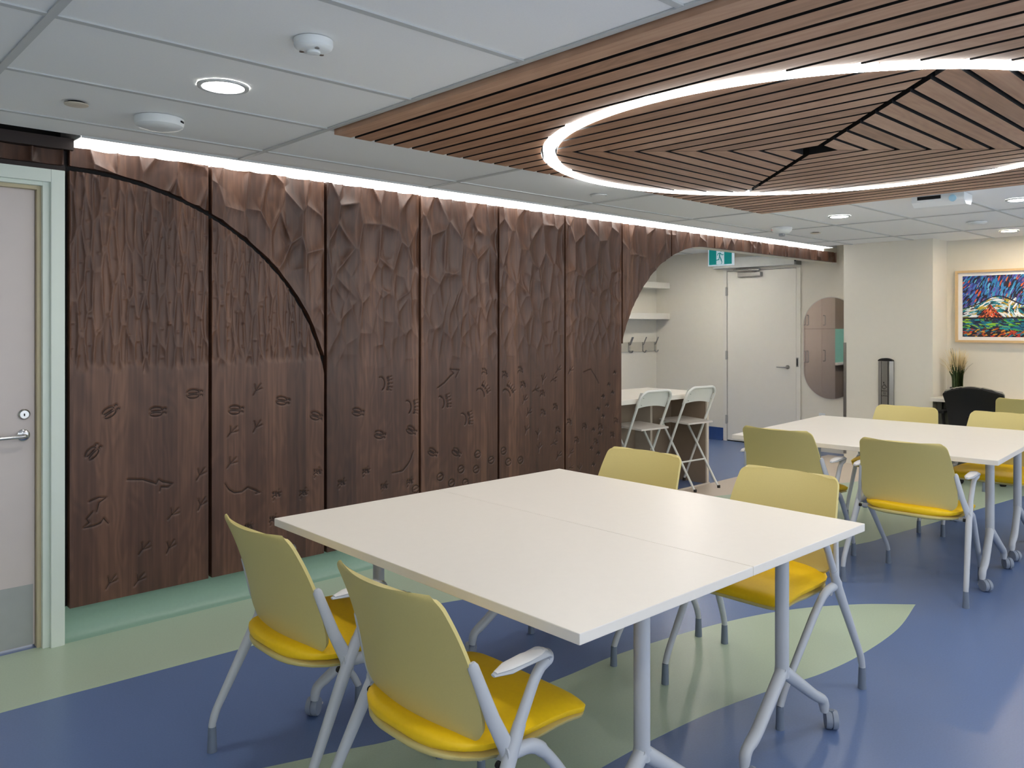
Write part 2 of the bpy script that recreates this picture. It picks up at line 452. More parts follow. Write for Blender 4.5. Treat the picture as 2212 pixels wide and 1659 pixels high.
def relief_gouge(x, z):
    d, r, dx, dz, r2 = cells(x, z, 0.037, 0.26, 21, 0.75)
    lim = 1.205 + 0.05 * r
    A = 0.0135 * sstep(0, 0.05, z - lim)
    h = A * (1 - d ** 2) * (0.75 + 0.4 * r)
    # small bud-like knots along the stems
    e, q, ex, ez, q2 = cells(x + 1.7, z, 0.037, 0.12, 33, 0.5)
    knot = np.exp(-(((ex * 0.037) / 0.008) ** 2 + ((ez * 0.12) / 0.006) ** 2)) * (q > 0.45)
    return np.clip(h - 0.006 * knot * sstep(1.22, 1.3, z), -0.004, 0.02)

# prints cut into the lower half of the panels: wall positions (x, z)
HOOF = [(1.225, 1.046, .55), (1.442, 1.028, 0), (1.623, 1.105, 0), (1.148, 0.864, .8), (1.841, 1.007, -.1), (2.107, 1.037, -.2), (2.312, 0.938, -.3), (2.586, 0.939, -.25), (2.74, 0.791, -.3), (2.973, 0.796, -.5), (3.139, 0.642, -.5), (3.334, 0.621, -.6)]
BIRD = [(1.953, 1.109), (1.953, 0.912), (1.816, 0.896), (1.812, 0.734), (1.65, 0.696), (1.654, 0.542), (1.512, 0.515), (1.497, 0.354), (1.373, 0.37), (1.351, 0.224), (1.222, 0.24),
        (4.14, 1.067), (4.246, 1.057), (4.297, 1.13), (4.429, 1.119), (4.066, 0.992), (3.949, 0.929), (3.991, 0.835), (3.969, 0.717), (4.083, 0.676), (4.095, 0.575), (4.25, 0.593), (4.297, 0.495), (4.429, 0.502), (4.424, 0.393), (4.53, 0.375)]
FOX = [(2.309, 0.615), (2.06, 0.524), (2.222, 0.509), (1.901, 0.375), (2.042, 0.392), (2.631, 0.58), (2.467, 0.532), (2.761, 0.471), (2.951, 0.476)]
BEAR = [(2.771, 1.098, 0), (2.967, 0.943, 0), (3.228, 0.959, .15), (3.413, 0.834, .1), (3.56, 1.01, .7), (3.796, 0.996, .8)]
DOG = [(3.567, 1.134), (3.755, 1.105), (3.901, 1.131), (3.93, 1.027), (4.125, 0.952), (4.258, 0.847), (4.128, 0.816), (4.286, 0.675), (4.405, 0.726), (4.58, 0.68), (4.489, 0.583), (4.707, 0.551), (4.954, 0.691), (4.909, 0.583), (4.764, 0.659)]
RINGP = [(3.748, 0.588), (3.792, 0.507), (3.909, 0.506), (3.512, 0.591), (3.633, 0.538), (3.369, 0.508), (3.499, 0.492), (3.195, 0.481), (3.289, 0.429), (3.001, 0.43), (3.406, 0.415)]
TINY = [(4.936, 1.066), (4.864, 0.977), (4.909, 0.911), (4.793, 0.889), (4.843, 0.818), (4.736, 0.797), (4.793, 0.736), (4.681, 0.64), (4.755, 0.603), (4.656, 0.5), (4.738, 0.454), (4.678, 0.374)]
FISH = [[(1.295, .713), (1.369, .703), (1.431, .674), (1.442, .694), (1.461, .68), (1.509, .664), (1.487, .65), (1.453, .656), (1.448, .635)],
        [(1.778, .629), (1.799, .594), (1.828, .574), (1.867, .573), (1.901, .592), (1.935, .575), (1.97, .555), (1.944, .553)],
        [(1.128, .631), (1.171, .646), (1.201, .64), (1.171, .621), (1.161, .579)],
        [(1.144, .581), (1.118, .553), (1.128, .534), (1.105, .514), (1.148, .516), (1.178, .525), (1.191, .545), (1.212, .516)],
        [(3.174, 1.05), (3.228, 1.08), (3.282, 1.125), (3.307, 1.138), (3.276, 1.168), (3.356, 1.16), (3.325, 1.113)],
        [(4.571, 1.097), (4.656, 1.117), (4.715, 1.052), (4.75, 1.003)],
        [(2.825, .551), (2.901, .555), (2.945, .595), (2.962, .62), (2.984, .668)]]
def arcp(cx, cz, rx, rz, a0, a1, n=9):
    return [(cx + rx * math.cos(a0 + (a1 - a0) * i / (n - 1)), cz + rz * math.sin(a0 + (a1 - a0) * i / (n - 1))) for i in range(n)]
PI = math.pi
def strokes(kind):
    if kind == 'hoof':
        return [arcp(-.012, .006, .030, .015, -.25, PI * .95), arcp(-.012, .006, .026, .004, PI, 2 * PI - .3, 6), arcp(-.012, -.008, .030, .015, PI * 1.05, 2 * PI + .25), arcp(-.012, -.008, .026, .004, .3, PI, 6),
                arcp(.030, .010, .006, .005, -.8, PI * 1.1, 6), arcp(.030, -.010, .006, .005, -.8, PI * 1.1, 6)]
    if kind == 'bird':
        return [[(-.022, -.030), (-.006, -.006)], [(-.006, -.006), (-.012, .026)], [(-.006, -.006), (.022, .026)], [(-.006, -.006), (.028, .002)]]
    if kind == 'fox':
        return [arcp(-.008, -.004, .012, .010, -.4, PI * .9, 7), [(-.022, -.018), (-.015, -.012)], arcp(.008, .012, .004, .007, 0, 2 * PI, 7), arcp(.020, .006, .004, .006, 0, 2 * PI, 7), arcp(.020, -.008, .004, .006, 0, 2 * PI, 7), arcp(-.006, .020, .003, .005, 0, 2 * PI, 7), [(.026, .018), (.030, .022)], [(.030, .0), (.035, .0)]]
    if kind == 'bear':
        out = [arcp(-.030, .0, .030, .040, -1.2, 1.35, 12), arcp(-.030, .030, .014, .012, .6, 2.2, 6)]
        for k in range(5):
            a = -1.05 + k * .52; out.append(arcp(.018 + .010 * math.cos(a), .040 * math.sin(a), .007, .005, 0, 2 * PI, 7)); c, s = math.cos(a), math.sin(a)
            out.append([(.034 + .010 * c, .046 * s), (.044 + .010 * c, .050 * s)])
        return out
    if kind == 'dog':
        out = [arcp(-.006, -.004, .014, .011, -.3, PI * 1.0, 8)]
        for a in (-.7, -.05, .65, 1.4): out.append(arcp(-.004 + .026 * math.cos(a), .026 * math.sin(a), .007, .006, -1.9, 2.0, 7))
        return out
    if kind == 'ring': return [arcp(0, 0, .025, .024, .15, 2 * PI, 14), [(-.016, -.006), (.018, .006)]]
    return [arcp(0, 0, .012, .010, -.5, 2.4, 7), arcp(.008, .014, .004, .004, 0, 2 * PI, 6), arcp(.016, .004, .004, .004, 0, 2 * PI, 6)]
PRINTS = []      # (name, x, z, rot, kind, scale)
for x, z, r in HOOF: PRINTS.append(('hoof_print', x, z, r, 'hoof', 1.0))
for x, z in BIRD: PRINTS.append(('bird_print', x, z, (random.Random(int(x * 997)).random() - .5) * (.3 if x < 3 else 1.3), 'bird', 1.0))
for x, z in FOX: PRINTS.append(('paw_print', x, z, .4, 'fox', 1.0))
for x, z, r in BEAR: PRINTS.append(('bear_print', x, z, r, 'bear', 1.0))
for x, z in DOG: PRINTS.append(('paw_print', x, z, .5, 'dog', 1.0))
for x, z in RINGP: PRINTS.append(('hoof_ring_print', x, z, 0, 'ring', 1.0))
for x, z in TINY: PRINTS.append(('small_print', x, z, .3, 'tiny', 1.3))
def place(st, x, z, r, s):
    c, n = math.cos(r), math.sin(r)
    return [[(x + s * (c * a - n * b), z + s * (n * a + c * b)) for a, b in q] for q in st]
def ribbon(st, w):
    """flat strokes joined at their bends; returns verts (x,z) and faces"""
    vs, fs = [], []
    for q in st:
        q = [np.array(p) for p in q]; n = len(q); base = len(vs)
        for i in range(n):
            t = q[min(i + 1, n - 1)] - q[max(i - 1, 0)]; t = t / (np.linalg.norm(t) + 1e-9); nn = np.array([-t[1], t[0]])
            ww = w * (0.55 if i in (0, n - 1) else 1.0)
            vs += [tuple(q[i] + nn * ww), tuple(q[i] - nn * ww)]
        fs += [(base + 2 * i, base + 2 * i + 1, base + 2 * i + 3, base + 2 * i + 2) for i in range(n - 1)]
    return vs, fs
print_mesh = {}
def grid_panel(name, x0, x1, zlo, zhi, relief, prints, step=0.0042, parent=None):
    nx = max(4, int((x1 - x0) / step)); zl = np.array([zlo(x) for x in np.linspace(x0, x1, nx)]); zh = np.array([zhi(x) for x in np.linspace(x0, x1, nx)])
    nz = max(4, int((zh - zl).max() / (step * 1.15)))
    X = np.repeat(np.linspace(x0, x1, nx)[:, None], nz, 1); T = np.linspace(0, 1, nz)[None, :]
    Z = zl[:, None] + T * (zh - zl)[:, None]
    D = relief(X, Z)
    # shallow grooves under the printed tracks
    if prints:
        low = Z[0] < 1.3
        for st in prints:
            for q in st:
                q = np.array(q); lo = q.min(0) - .012; hi = q.max(0) + .012
                msk = (X > lo[0]) & (X < hi[0]) & (Z > lo[1]) & (Z < hi[1])
                if not msk.any(): continue
                px = X[msk]; pz = Z[msk]; dm = np.full(px.shape, 9.0)
                for a, b in zip(q[:-1], q[1:]):
                    d = b - a; L = (d * d).sum() + 1e-12; t = np.clip(((px - a[0]) * d[0] + (pz - a[1]) * d[1]) / L, 0, 1)
                    dm = np.minimum(dm, np.hypot(px - a[0] - t * d[0], pz - a[1] - t * d[1]))
                D[msk] = np.maximum(D[msk], 0.0045 * np.clip(1 - (dm - .002) / 0.0045, 0, 1))
    # soften the outer edge
    ex = np.minimum(np.arange(nx), np.arange(nx)[::-1]); D *= np.clip(np.minimum(X - x0, x1 - X) / 0.007, 0, 1); D[ex == 0, :] += 0.0016
    Y = YW + D
    V = np.stack([X, Y, Z], -1).reshape(-1, 3)
    idx = np.arange(nx * nz).reshape(nx, nz)
    q = np.stack([idx[:-1, :-1], idx[1:, :-1], idx[1:, 1:], idx[:-1, 1:]], -1).reshape(-1, 4)
    # rim back to the wall
    loop = np.concatenate([idx[:, 0], idx[-1, 1:], idx[:-1, -1][::-1], idx[0, 1:-1][::-1]])
    back = V[loop].copy(); back[:, 1] = 4.104
    nb = len(loop); V2 = np.concatenate([V, V[loop], back]); o1 = len(V); o2 = o1 + nb
    k = np.arange(nb); k2 = (k + 1) % nb
    rim = np.stack([o1 + k2, o1 + k, o2 + k, o2 + k2], -1)
    F = np.concatenate([q, rim])
    me = bpy.data.meshes.new(name)
    me.vertices.add(len(V2)); me.vertices.foreach_set('co', V2.astype(np.float32).ravel())
    me.loops.add(F.size); me.loops.foreach_set('vertex_index', F.astype(np.int32).ravel())
    me.polygons.add(len(F)); me.polygons.foreach_set('loop_start', np.arange(0, F.size, 4, dtype=np.int32))
    me.update(calc_edges=True); me.validate()
    sm = np.zeros(len(F), bool); sm[:len(q)] = True
    me.polygons.foreach_set('use_smooth', sm)
    me.materials.append(M_panel)
    o = bpy.data.objects.new(name, me); C.objects.link(o); o.parent = parent
    return o
def add_prints(panel, x0, x1):
    out = []
    for nm, x, z, r, kind, s in PRINTS:
        if x0 <= x < x1:
            if kind not in print_mesh:
                vs, fs = ribbon(strokes(kind), 0.0019 if kind != 'tiny' else .0016)
                me = bpy.data.meshes.new(nm); me.from_pydata([(a, 0, b) for a, b in vs], [], fs); me.materials.append(M_carve); print_mesh[kind] = me
            o = bpy.data.objects.new(nm, print_mesh[kind]); C.objects.link(o); o.parent = panel
            o.location = (x, YW + 0.0006, z); o.rotation_euler = (0, -r, 0); o.scale = (s, 1, s)
    for q in FISH:
        if x0 <= q[0][0] < x1:
            vs, fs = ribbon([q], .0022)
            o = mesh_obj('fish_carving', [(a, YW + .0006, b) for a, b in vs], fs, M_carve, panel)
def strokes_in(x0, x1):
    out = [place(strokes(k), x, z, r, s) for nm, x, z, r, k, s in PRINTS if x0 <= x < x1]
    return out + [[q] for q in FISH if x0 <= q[0][0] < x1]
def band(x):
    s = (ell_left(x + .002) - ell_left(x - .002)) / .004
    return 0.0125 * min(4.0, math.sqrt(1 + s * s))
P0, PP = 1.032, 0.667
ZB, ZT, GAP = 0.155, 2.270, 0.009
edges = [P0 + PP * k for k in range(12)] + [8.84]
for k in range(12):
    a, b = edges[k] + GAP, edges[k + 1] - GAP
    if k == 0: a += 0.006
    if k < 2:
        lo = grid_panel('carved_panel', a, b, lambda x: ZB, lambda x: ell_left(x) - band(x), relief_gouge, strokes_in(a, b), parent=wall_front)
        lo['label'] = ['lower panel beside the door, feather gouges over hoof prints', 'lower panel under the curve, gouges above bird prints'][k]
        add_prints(lo, a, b)
        up = grid_panel('carved_panel', a, b, lambda x: ell_left(x) + band(x), lambda x: ZT, relief_upper, [], parent=wall_front)
        up['label'] = ['thin faceted panel above the curve start', 'faceted panel above the falling curve'][k]
    elif k < 6:
        o = grid_panel('carved_panel', a, b, lambda x: ZB, lambda x: ZT, relief_upper, strokes_in(a, b), parent=wall_front)
        o['label'] = ['full panel with bear and hoof prints', 'full panel with fish and bear prints', 'full panel with bird and paw prints', 'full panel at the alcove edge with small paw prints'][k - 2]
        add_prints(o, a, b)
    else:
        o = grid_panel('carved_panel', a, b, ell_right if k < 8 else (lambda x: 2.160), lambda x: ZT, lambda x, z: relief_upper(x, z) * 0.7, [], parent=wall_front)
o = grid_panel('carved_panel', 0.375, 1.022, lambda x: 2.182, lambda x: 2.250, lambda x, z: relief_upper(x, z) * .85, [], parent=wall_front)
grid_panel('carved_panel', -0.292, 0.357, lambda x: 2.182, lambda x: 2.250, relief_upper, [], parent=wall_front)
box('shade_band', -0.3, 1.062, 4.052, 4.104, 2.252, 2.304, M_darkwood_shade, wall_front)  # shade beyond the strip light's end, built as a dark-coloured band
box('dark_backing', -0.3, 1.04, 4.1015, 4.104, 2.14, 2.26, M_darkwood_shade, wall_front)

# ------------------------------------------------------------------ slatted canopy with mitred centre
RC = (3.648, 1.790)           # centre of ring and of the mitred slats
R_IN, R_OUT = 1.214, 1.290
canopy = tag(empty('slat_canopy', (RC[0], RC[1], H)), 'rectangular walnut slat canopy set in the white ceiling', 'ceiling canopy')
ZS0, ZS1 = 2.280, 2.334
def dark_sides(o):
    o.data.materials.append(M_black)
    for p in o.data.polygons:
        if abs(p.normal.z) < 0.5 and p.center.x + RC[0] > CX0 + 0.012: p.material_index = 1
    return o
def strip_poly(name, rows, mat):
    """rows: list of (a, lo, hi) along a -> closed slab between z ZS0..ZS1, in local coords; rows give (x, y0, y1)"""
    m = MB(); poly = [(x, lo) for x, lo, hi in rows] + [(x, hi) for x, lo, hi in reversed(rows)]
    m.prism([(x - RC[0], y - RC[1]) for x, y in poly], ZS0 - H, ZS1 - H)
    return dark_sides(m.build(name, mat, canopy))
def swap_poly(rows, mat):
    m = MB(); poly = [(lo, y) for y, lo, hi in rows] + [(hi, y) for y, lo, hi in reversed(rows)]
    m.prism([(x - RC[0], y - RC[1]) for x, y in poly], ZS0 - H, ZS1 - H)
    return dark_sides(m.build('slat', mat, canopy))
n_sl = 35; pitch = (CX1 - CX0) / n_sl; sw = pitch - 0.0205
for i in range(n_sl):
    x0 = CX0 + i * pitch + 0.01025; x1 = x0 + sw
    smp = [x0 + (x1 - x0) * j / 4 for j in range(5)]
    dmin = 0 if x0 < RC[0] < x1 else min(abs(x0 - RC[0]), abs(x1 - RC[0]))
    if dmin >= R_OUT: strip_poly('slat', [(x, CY0, CY1) for x in smp], M_slat_y); continue
    def half(x): d = abs(x - RC[0]); return math.sqrt(max(0, R_OUT ** 2 - d * d))
    top = [(x, RC[1] + half(x), CY1) for x in smp if RC[1] + half(x) < CY1 - 0.004]
    bot = [(x, CY0, RC[1] - half(x)) for x in smp if RC[1] - half(x) > CY0 + 0.004]
    if len(top) == 5 and len(bot) == 5 and dmin > R_OUT - 0.02:
        pass
    if len(top) >= 2: strip_poly('slat', top, M_slat_y)
    if len(bot) >= 2: strip_poly('slat', bot, M_slat_y)
d0 = 0.082; k = 0
while d0 < R_IN - 0.01:
    d1 = min(d0 + sw, R_IN - 0.002)
    ds = [d0 + (d1 - d0) * j / 5 for j in range(6)]
    def lim(d, g): return min(d - g, math.sqrt(max(0, R_IN ** 2 - d * d)))
    W, T = 0.021, 0.0035      # half gaps: wide joint along one diagonal, fine joint along the other
    # -X quadrant: wide joint at its -Y end, fine joint at +Y end
    r = [(RC[0] - d, RC[1] - lim(d, W), RC[1] + lim(d, T)) for d in ds]; r = [q for q in r if q[2] - q[1] > .004]
    if len(r) > 1: strip_poly('slat', r, M_slat_y)
    r = [(RC[0] + d, RC[1] - lim(d, T), RC[1] + lim(d, W)) for d in ds]; r = [q for q in r if q[2] - q[1] > .004]
    if len(r) > 1: strip_poly('slat', r, M_slat_y)
    r = [(RC[1] - d, RC[0] - lim(d, W), RC[0] + lim(d, T)) for d in ds]; r = [q for q in r if q[2] - q[1] > .004]
    if len(r) > 1: swap_poly(r, M_slat_x)
    r = [(RC[1] + d, RC[0] - lim(d, T), RC[0] + lim(d, W)) for d in ds]; r = [q for q in r if q[2] - q[1] > .004]
    if len(r) > 1: swap_poly(r, M_slat_x)
    d0 += pitch; k += 1

# ring lamp in the circular channel
ring = tag(empty('ring_light', (RC[0], RC[1], H)), 'large glowing white ring lamp in the slatted wood canopy', 'ring lamp')
def annulus(name, r0, r1, z0, z1, mat, parent, n=160):
    m = MB(); vs = []
    for r, z in ((r0, z0), (r1, z0), (r1, z1), (r0, z1)):
        vs += [(r * math.cos(2 * PI * i / n), r * math.sin(2 * PI * i / n), z) for i in range(n)]
    fs = []
    for b in range(4):
        c = (b + 1) % 4
        fs += [(b * n + i, b * n + (i + 1) % n, c * n + (i + 1) % n, c * n + i) for i in range(n)]
    m.add(vs, [f[::-1] for f in fs]); return m.build(name, mat, parent, True, 40)
annulus('diffuser', 1.226, 1.277, -0.026, -0.004, E_ring, ring)
annulus('housing', 1.222, 1.281, -0.004, 0.03, M_tee, ring)
for a in (1.2, 3.75, 5.5):
    w = MB(); w.tube([(1.29 * math.cos(a), 1.29 * math.sin(a), -0.022), (1.29 * math.cos(a), 1.29 * math.sin(a), 0.0)], 0.0022, 6)
    w.build('hanger_pin', M_chrome, ring)
# cove strip lamp over the carved wall
strip = tag(empty('strip_light', (1.07, 4.0, H)), 'long white strip light in the ceiling slot above the carved wall', 'strip lamp')
box('diffuser', 0, 4.53, -0.034, 0.103, 0.0, 0.012, E_strip, strip)
box('diffuser', 4.532, 7.50, -0.034, 0.103, 0.0, 0.012, E_strip, strip)
box('diffuser_lip', 0, 7.50, 0.088, 0.103, -0.0295, 0.0, E_strip, strip)
box('end_cap', -0.006, -0.001, -0.034, 0.103, -0.002, 0.014, M_tee, strip)

# ------------------------------------------------------------------ ceiling fittings
def downlight(x, y, r, label, lens=None):
    t = tag(empty('downlight', (x, y, H)), label, 'ceiling lamp', 'recessed round downlights')
    m = MB(); m.lathe([(r, 0.004), (r, -0.003), (r - 0.006, -0.005), (r - 0.016, -0.003), (r - 0.02, 0.004)], n=40, cap=False); m.build('trim_ring', M_tee, t, True)
    m = MB(); m.lathe([(r - 0.018, 0.003), (r - 0.019, -0.0015)], n=40); m.build('lens', lens or E_down, t)
    return t
downlight(1.214, 2.79, 0.088, 'round downlight nearest the door, on the left ceiling tiles')
downlight(6.154, 2.809, 0.082, 'round downlight beyond the canopy corner, left of the projector')
downlight(6.22, 1.60, 0.082, 'round downlight right of the projector at the picture edge')
downlight(8.20, 2.19, 0.078, 'round downlight close above the framed picture', E_warm)
for x, y in ((1.214, 0.40), (1.214, -1.4), (-1.1, 2.79), (-1.1, 0.40), (-1.1, -1.4), (3.65, -1.4), (6.154, -0.1), (8.2, 0.4), (6.154, -1.6)):
    downlight(x, y, 0.085, 'recessed round downlight outside the picture')
def disc_fitting(name, x, y, r, prof, mat, label, cat, z=H):
    t = tag(empty(name, (x, y, z)), label, cat)
    m = MB(); m.lathe([(r * a, b) for a, b in prof], n=36); m.build('body', mat, t, True, 35); return t
a_ = disc_fitting('smoke_detector', 1.217, 2.159, 0.058, [(1.0, .003), (1.0, -.012), (.94, -.02), (.80, -.026), (.55, -.03)], M_plast, 'white round smoke detector nearest the picture top', 'smoke detector')
m = MB(); m.lathe([(.02, -.03), (.02, -.036), (.012, -.038)], n=20); m.build('sensor_cap', M_plast, a_, True)
for k in range(3):
    a = k * 2.1 + .3; m = MB(); m.lathe([(.007, -.027), (.007, -.031)], c=(.035 * math.cos(a), .035 * math.sin(a), 0), n=12); m.build('indicator', M_steel, a_)
a_ = disc_fitting('wireless_access_point', 1.213, 3.409, 0.096, [(1.0, .003), (1.0, -.016), (.96, -.028), (.85, -.035), (.5, -.040)], M_plast, 'white domed wireless access point near the strip light', 'access point')
m = MB(); m.cbox(-.013, .013, -.0012, .002, -.004, .004, .001); o = m.build('status_slot', M_black, a_); o.location = (.068, -.068, -.012); o.rotation_euler = (0, 0, math.radians(45))
a_ = disc_fitting('sprinkler_cover', 0.894, 3.378, 0.042, [(1.0, -.004), (1.0, -.007), (.95, -.008)], plain('beige_cover', (206, 196, 178), .5), 'beige sprinkler cover plate left of the access point', 'sprinkler cover')
m = MB(); m.lathe([(.03, .004), (.03, -.004)], n=20); m.build('stem', M_black, a_)
a_ = disc_fitting('ceiling_speaker', 4.005, 3.427, 0.055, [(1.0, .002), (1.0, -.003), (.9, -.004)], M_tee, 'small flush round grille left of the canopy ring light', 'grille')
m = MB(); m.lathe([(.046, -.004), (.046, -.0048)], n=24); m.build('grille', M_tile, a_)
a_ = disc_fitting('sprinkler_cover', 7.07, 3.447, 0.045, [(1.0, -.002), (1.0, -.007), (.9, -.008)], MATS['beige_cover'], 'small cream sprinkler cover right of the far smoke detector', 'sprinkler cover')
m = MB(); m.lathe([(.03, .004), (.03, -.003)], n=20); m.build('stem', M_black, a_)
a_ = disc_fitting('occupancy_sensor', 7.306, 2.185, 0.075, [(1.0, .002), (1.0, -.006), (.85, -.016), (.5, -.02)], M_plast, 'flat white round sensor between two far downlights', 'sensor')
m = MB(); m.lathe([(.006, -.014), (.006, -.018)], c=(.04, -.02, 0), n=10); m.build('indicator', M_steel, a_)
a_ = disc_fitting('strobe_detector', 6.50, 3.475, 0.085, [(1.0, .002), (1.0, -.012), (.92, -.03), (.72, -.045), (.6, -.05)], M_plast, 'white fire alarm speaker with red print beyond the canopy', 'fire alarm')
m = MB(); m.cbox(-.022, .022, -.02, .02, -.072, -.048, .004); m.build('strobe_lens', plain('clear_lens_grey', (150, 156, 160), .15, var=.3, scale=120), a_)
o = text_mesh('lettering', 'FIRE', 0.022, M_red, a_); o.location = (-.062, .046, -.021)
o.rotation_euler = Matrix(((math.cos(-.75), 0, 0), (0, 1, 0), (0, 0, 1))).to_euler(); o.rotation_euler = (math.radians(68), 0, math.radians(-50))
# projector-like unit under the far canopy edge
pj = tag(empty('ceiling_projector', (5.66, 1.90, H), math.radians(4)), 'white ceiling projector under the far canopy edge', 'projector')
m = MB(); poly = [(-.10, .0), (.10, 0), (.10, -.035), (.065, -.068), (-.05, -.072), (-.10, -.045)]
m.prism(poly, -.155, .155, 'Y'); m.build('body', M_plast, pj)
box('vent_slot', -.103, -.098, -.02, .12, -.03, -.008, M_black, pj)
box('mount_plate', -.08, .08, -.1, .1, -.002, .004, M_tee, pj)
m = MB(); m.lathe([(.022, -.10), (.022, -.108)], c=(0, -.09, -.035), n=20, axis='X'); m.build('lens', plain('pale_blue_lens', (170, 214, 236), .1), pj, True)
# ------------------------------------------------------------------ left door
d1 = struct(empty('door_1', (0.475, 4.12, 0)), 'pale laminate door in a white frame at the left edge')
def dpart(name, m, mat, sm=False):
    o = m.build(name, mat, d1, sm); o.data.transform(Matrix.Translation((-0.475, -4.12, 0))); return o
m = MB()
for a, b in ((0.9665, 1.023), (-0.075, -0.018)):
    m.cbox(a, b, 4.042, 4.11, 0, 2.152, .003)
m.box(-0.018, 0.9665, 4.043, 4.11, 2.095, 2.1515); dpart('frame', m, M_frame)
m = MB(); m.cbox(0.938, 0.968, 4.064, 4.135, 0, 2.10, .002); m.cbox(-.018, .012, 4.064, 4.135, 0, 2.10, .002); m.box(.012, .938, 4.065, 4.135, 2.078, 2.099); dpart('stop', m, M_frame)
m = MB(); m.cbox(0.922, 0.940, 4.09, 4.18, 0, 2.08, .002); m.cbox(.012, .022, 4.09, 4.18, 0, 2.08, .002); m.box(.022, .922, 4.091, 4.18, 2.062, 2.079)
dpart('seal', m, plain('cream_seal', (196, 184, 152), .6))
m = MB(); m.cbox(0.022, 0.920, 4.12, 4.165, 0.012, 2.062, .002); leaf = dpart('leaf', m, M_door)
m = MB(); m.box(0.03, 0.912, 4.1185, 4.1205, 0.015, 0.285); dpart('kick_plate', m, plain('grey_kick_plate', (164, 168, 166), .45))
m = MB(); m.lathe([(.026, 0), (.026, -.006), (.022, -.009)], c=(0.873, 4.12, 0.959), n=28, axis='Y'); dpart('rose', m, M_chrome, True)
m = MB(); m.tube([(0.873, 4.118, .959), (0.873, 4.062, .959), (0.74, 4.060, .957)], .0085, 12, fillet=.018); h_ = dpart('lever_handle', m, M_chrome, True)
m = MB(); m.lathe([(.024, 0), (.024, -.005), (.018, -.012), (.018, -.008)], c=(0.877, 4.12, 1.052), n=28, axis='Y'); dpart('lock_cylinder', m, M_chrome, True)
m = MB(); m.box(.8755, .8785, 4.106, 4.109, 1.045, 1.056); dpart('keyhole', m, M_black)
# ------------------------------------------------------------------ far door in the alcove
d2 = struct(empty('door_2', (XD, 5.05, 0)), 'white far door with a lever handle and closer')
def dp2(name, m, mat, sm=False):
    o = m.build(name, mat, d2, sm); o.data.transform(Matrix.Translation((-XD, -5.05, 0))); return o
m = MB(); m.cbox(XD - .02, XD + .02, 5.512, 5.562, 0, 2.182, .003); m.cbox(XD - .02, XD + .02, 4.530, 4.582, 0, 2.182, .003); m.box(XD - .0195, XD + .02, 4.582, 5.512, 2.134, 2.1815); dp2('frame', m, M_doorwhite)
m = MB(); m.box(XD - .004, XD + .004, 4.58, 5.514, .0, 2.136); dp2('shadow_gap', m, M_black)
m = MB(); m.cbox(XD - .012, XD + .03, 4.588, 5.506, .014, 2.129, .002); dp2('leaf', m, M_doorwhite)
for z in (1.88, 1.079, .272):
    m = MB(); m.tube([(XD - .026, 5.514, z - .055), (XD - .026, 5.514, z + .055)], .011, 10); m.box(XD - .022, XD - .010, 5.50, 5.53, z - .05, z + .05); dp2('hinge', m, M_steel)
m = MB(); m.lathe([(.024, -.012), (.024, -.022), (.02, -.026)], c=(XD, 4.692, .958), n=24, axis='X'); dp2('rose', m, M_steel, True)
m = MB(); m.tube([(XD - .02, 4.692, .958), (XD - .06, 4.692, .958), (XD - .062, 4.81, .958)], .008, 10, fillet=.015); dp2('lever_handle', m, M_steel, True)
m = MB(); m.cbox(XD - .024, XD - .012, 4.556, 4.584, .965, 1.075, .002); dp2('strike_plate', m, M_steel)
m = MB(); m.box(XD - .0255, XD - .0235, 4.565, 4.575, .98, 1.06); dp2('strike_slot', m, M_black)
m = MB(); m.cbox(XD - .07, XD - .012, 5.02, 5.33, 2.055, 2.105, .004); dp2('closer_body', m, M_steel)
m = MB(); m.tube([(XD - .045, 5.05, 2.112), (XD - .075, 5.20, 2.135), (XD - .04, 5.36, 2.150)], .008, 8); dp2('closer_arm', m, M_chrome, True)
m = MB(); m.cbox(XD - .055, XD - .02, 5.05, 5.40, 2.125, 2.150, .002); dp2('closer_track', m, M_steel)
op = tag(empty('door_operator', (XD - .07, 5.08, 2.24)), 'long silver automatic operator box above the far door', 'door operator')
box('case', -.06, .065, -.53, .56, -.075, .055, plain('silver_operator_case', (196, 198, 196), .4), op, .004)
box('end_cap', -.064, .065, -.556, -.53, -.078, .02, plain('grey_end_cap', (120, 118, 114), .4), op, .003)
m = MB(); m.lathe([(.012, -.067), (.012, -.062)], c=(0, -.543, -.03), n=16, axis='X'); m.build('key_switch', M_black, op)
# mirror
mir = tag(empty('oval_mirror', (XD - .012, 4.167, 1.194)), 'tall pill-shaped mirror on the wall beside the far door', 'mirror')
def pill(r, hh, n=28):
    return [(r * math.cos(PI * i / n), hh - r + r * math.sin(PI * i / n)) for i in range(n + 1)] + [(-r * math.cos(PI * i / n), -hh + r - r * math.sin(PI * i / n)) for i in range(n + 1)]
m = MB(); m.prism(pill(.328, .586), -.010, .012, 'X'); m.build('rim', plain('thin_white_rim', (206, 200, 192), .4), mir)
m = MB(); m.prism(pill(.319, .577), -.0125, -.004, 'X'); m.build('glass', M_mirror, mir)
ot = tag(empty('wall_outlet', (XD, 4.276, .385)), 'white duplex wall outlet under the pill-shaped mirror', 'outlet')
box('cover_plate', -.008, 0.0, -.038, .038, -.06, .06, M_plast, ot, .003)
for z in (.02, -.02):
    r_ = box('receptacle', -.011, -.007, -.017, .017, z - .015, z + .015, plain('outlet_grey', (190, 188, 186), .5), ot, .002)
    box('slot', -.0122, -.0108, -.008, -.005, z - .006, z + .006, M_black, r_); box('slot', -.0122, -.0108, .005, .008, z - .006, z + .006, M_black, r_)
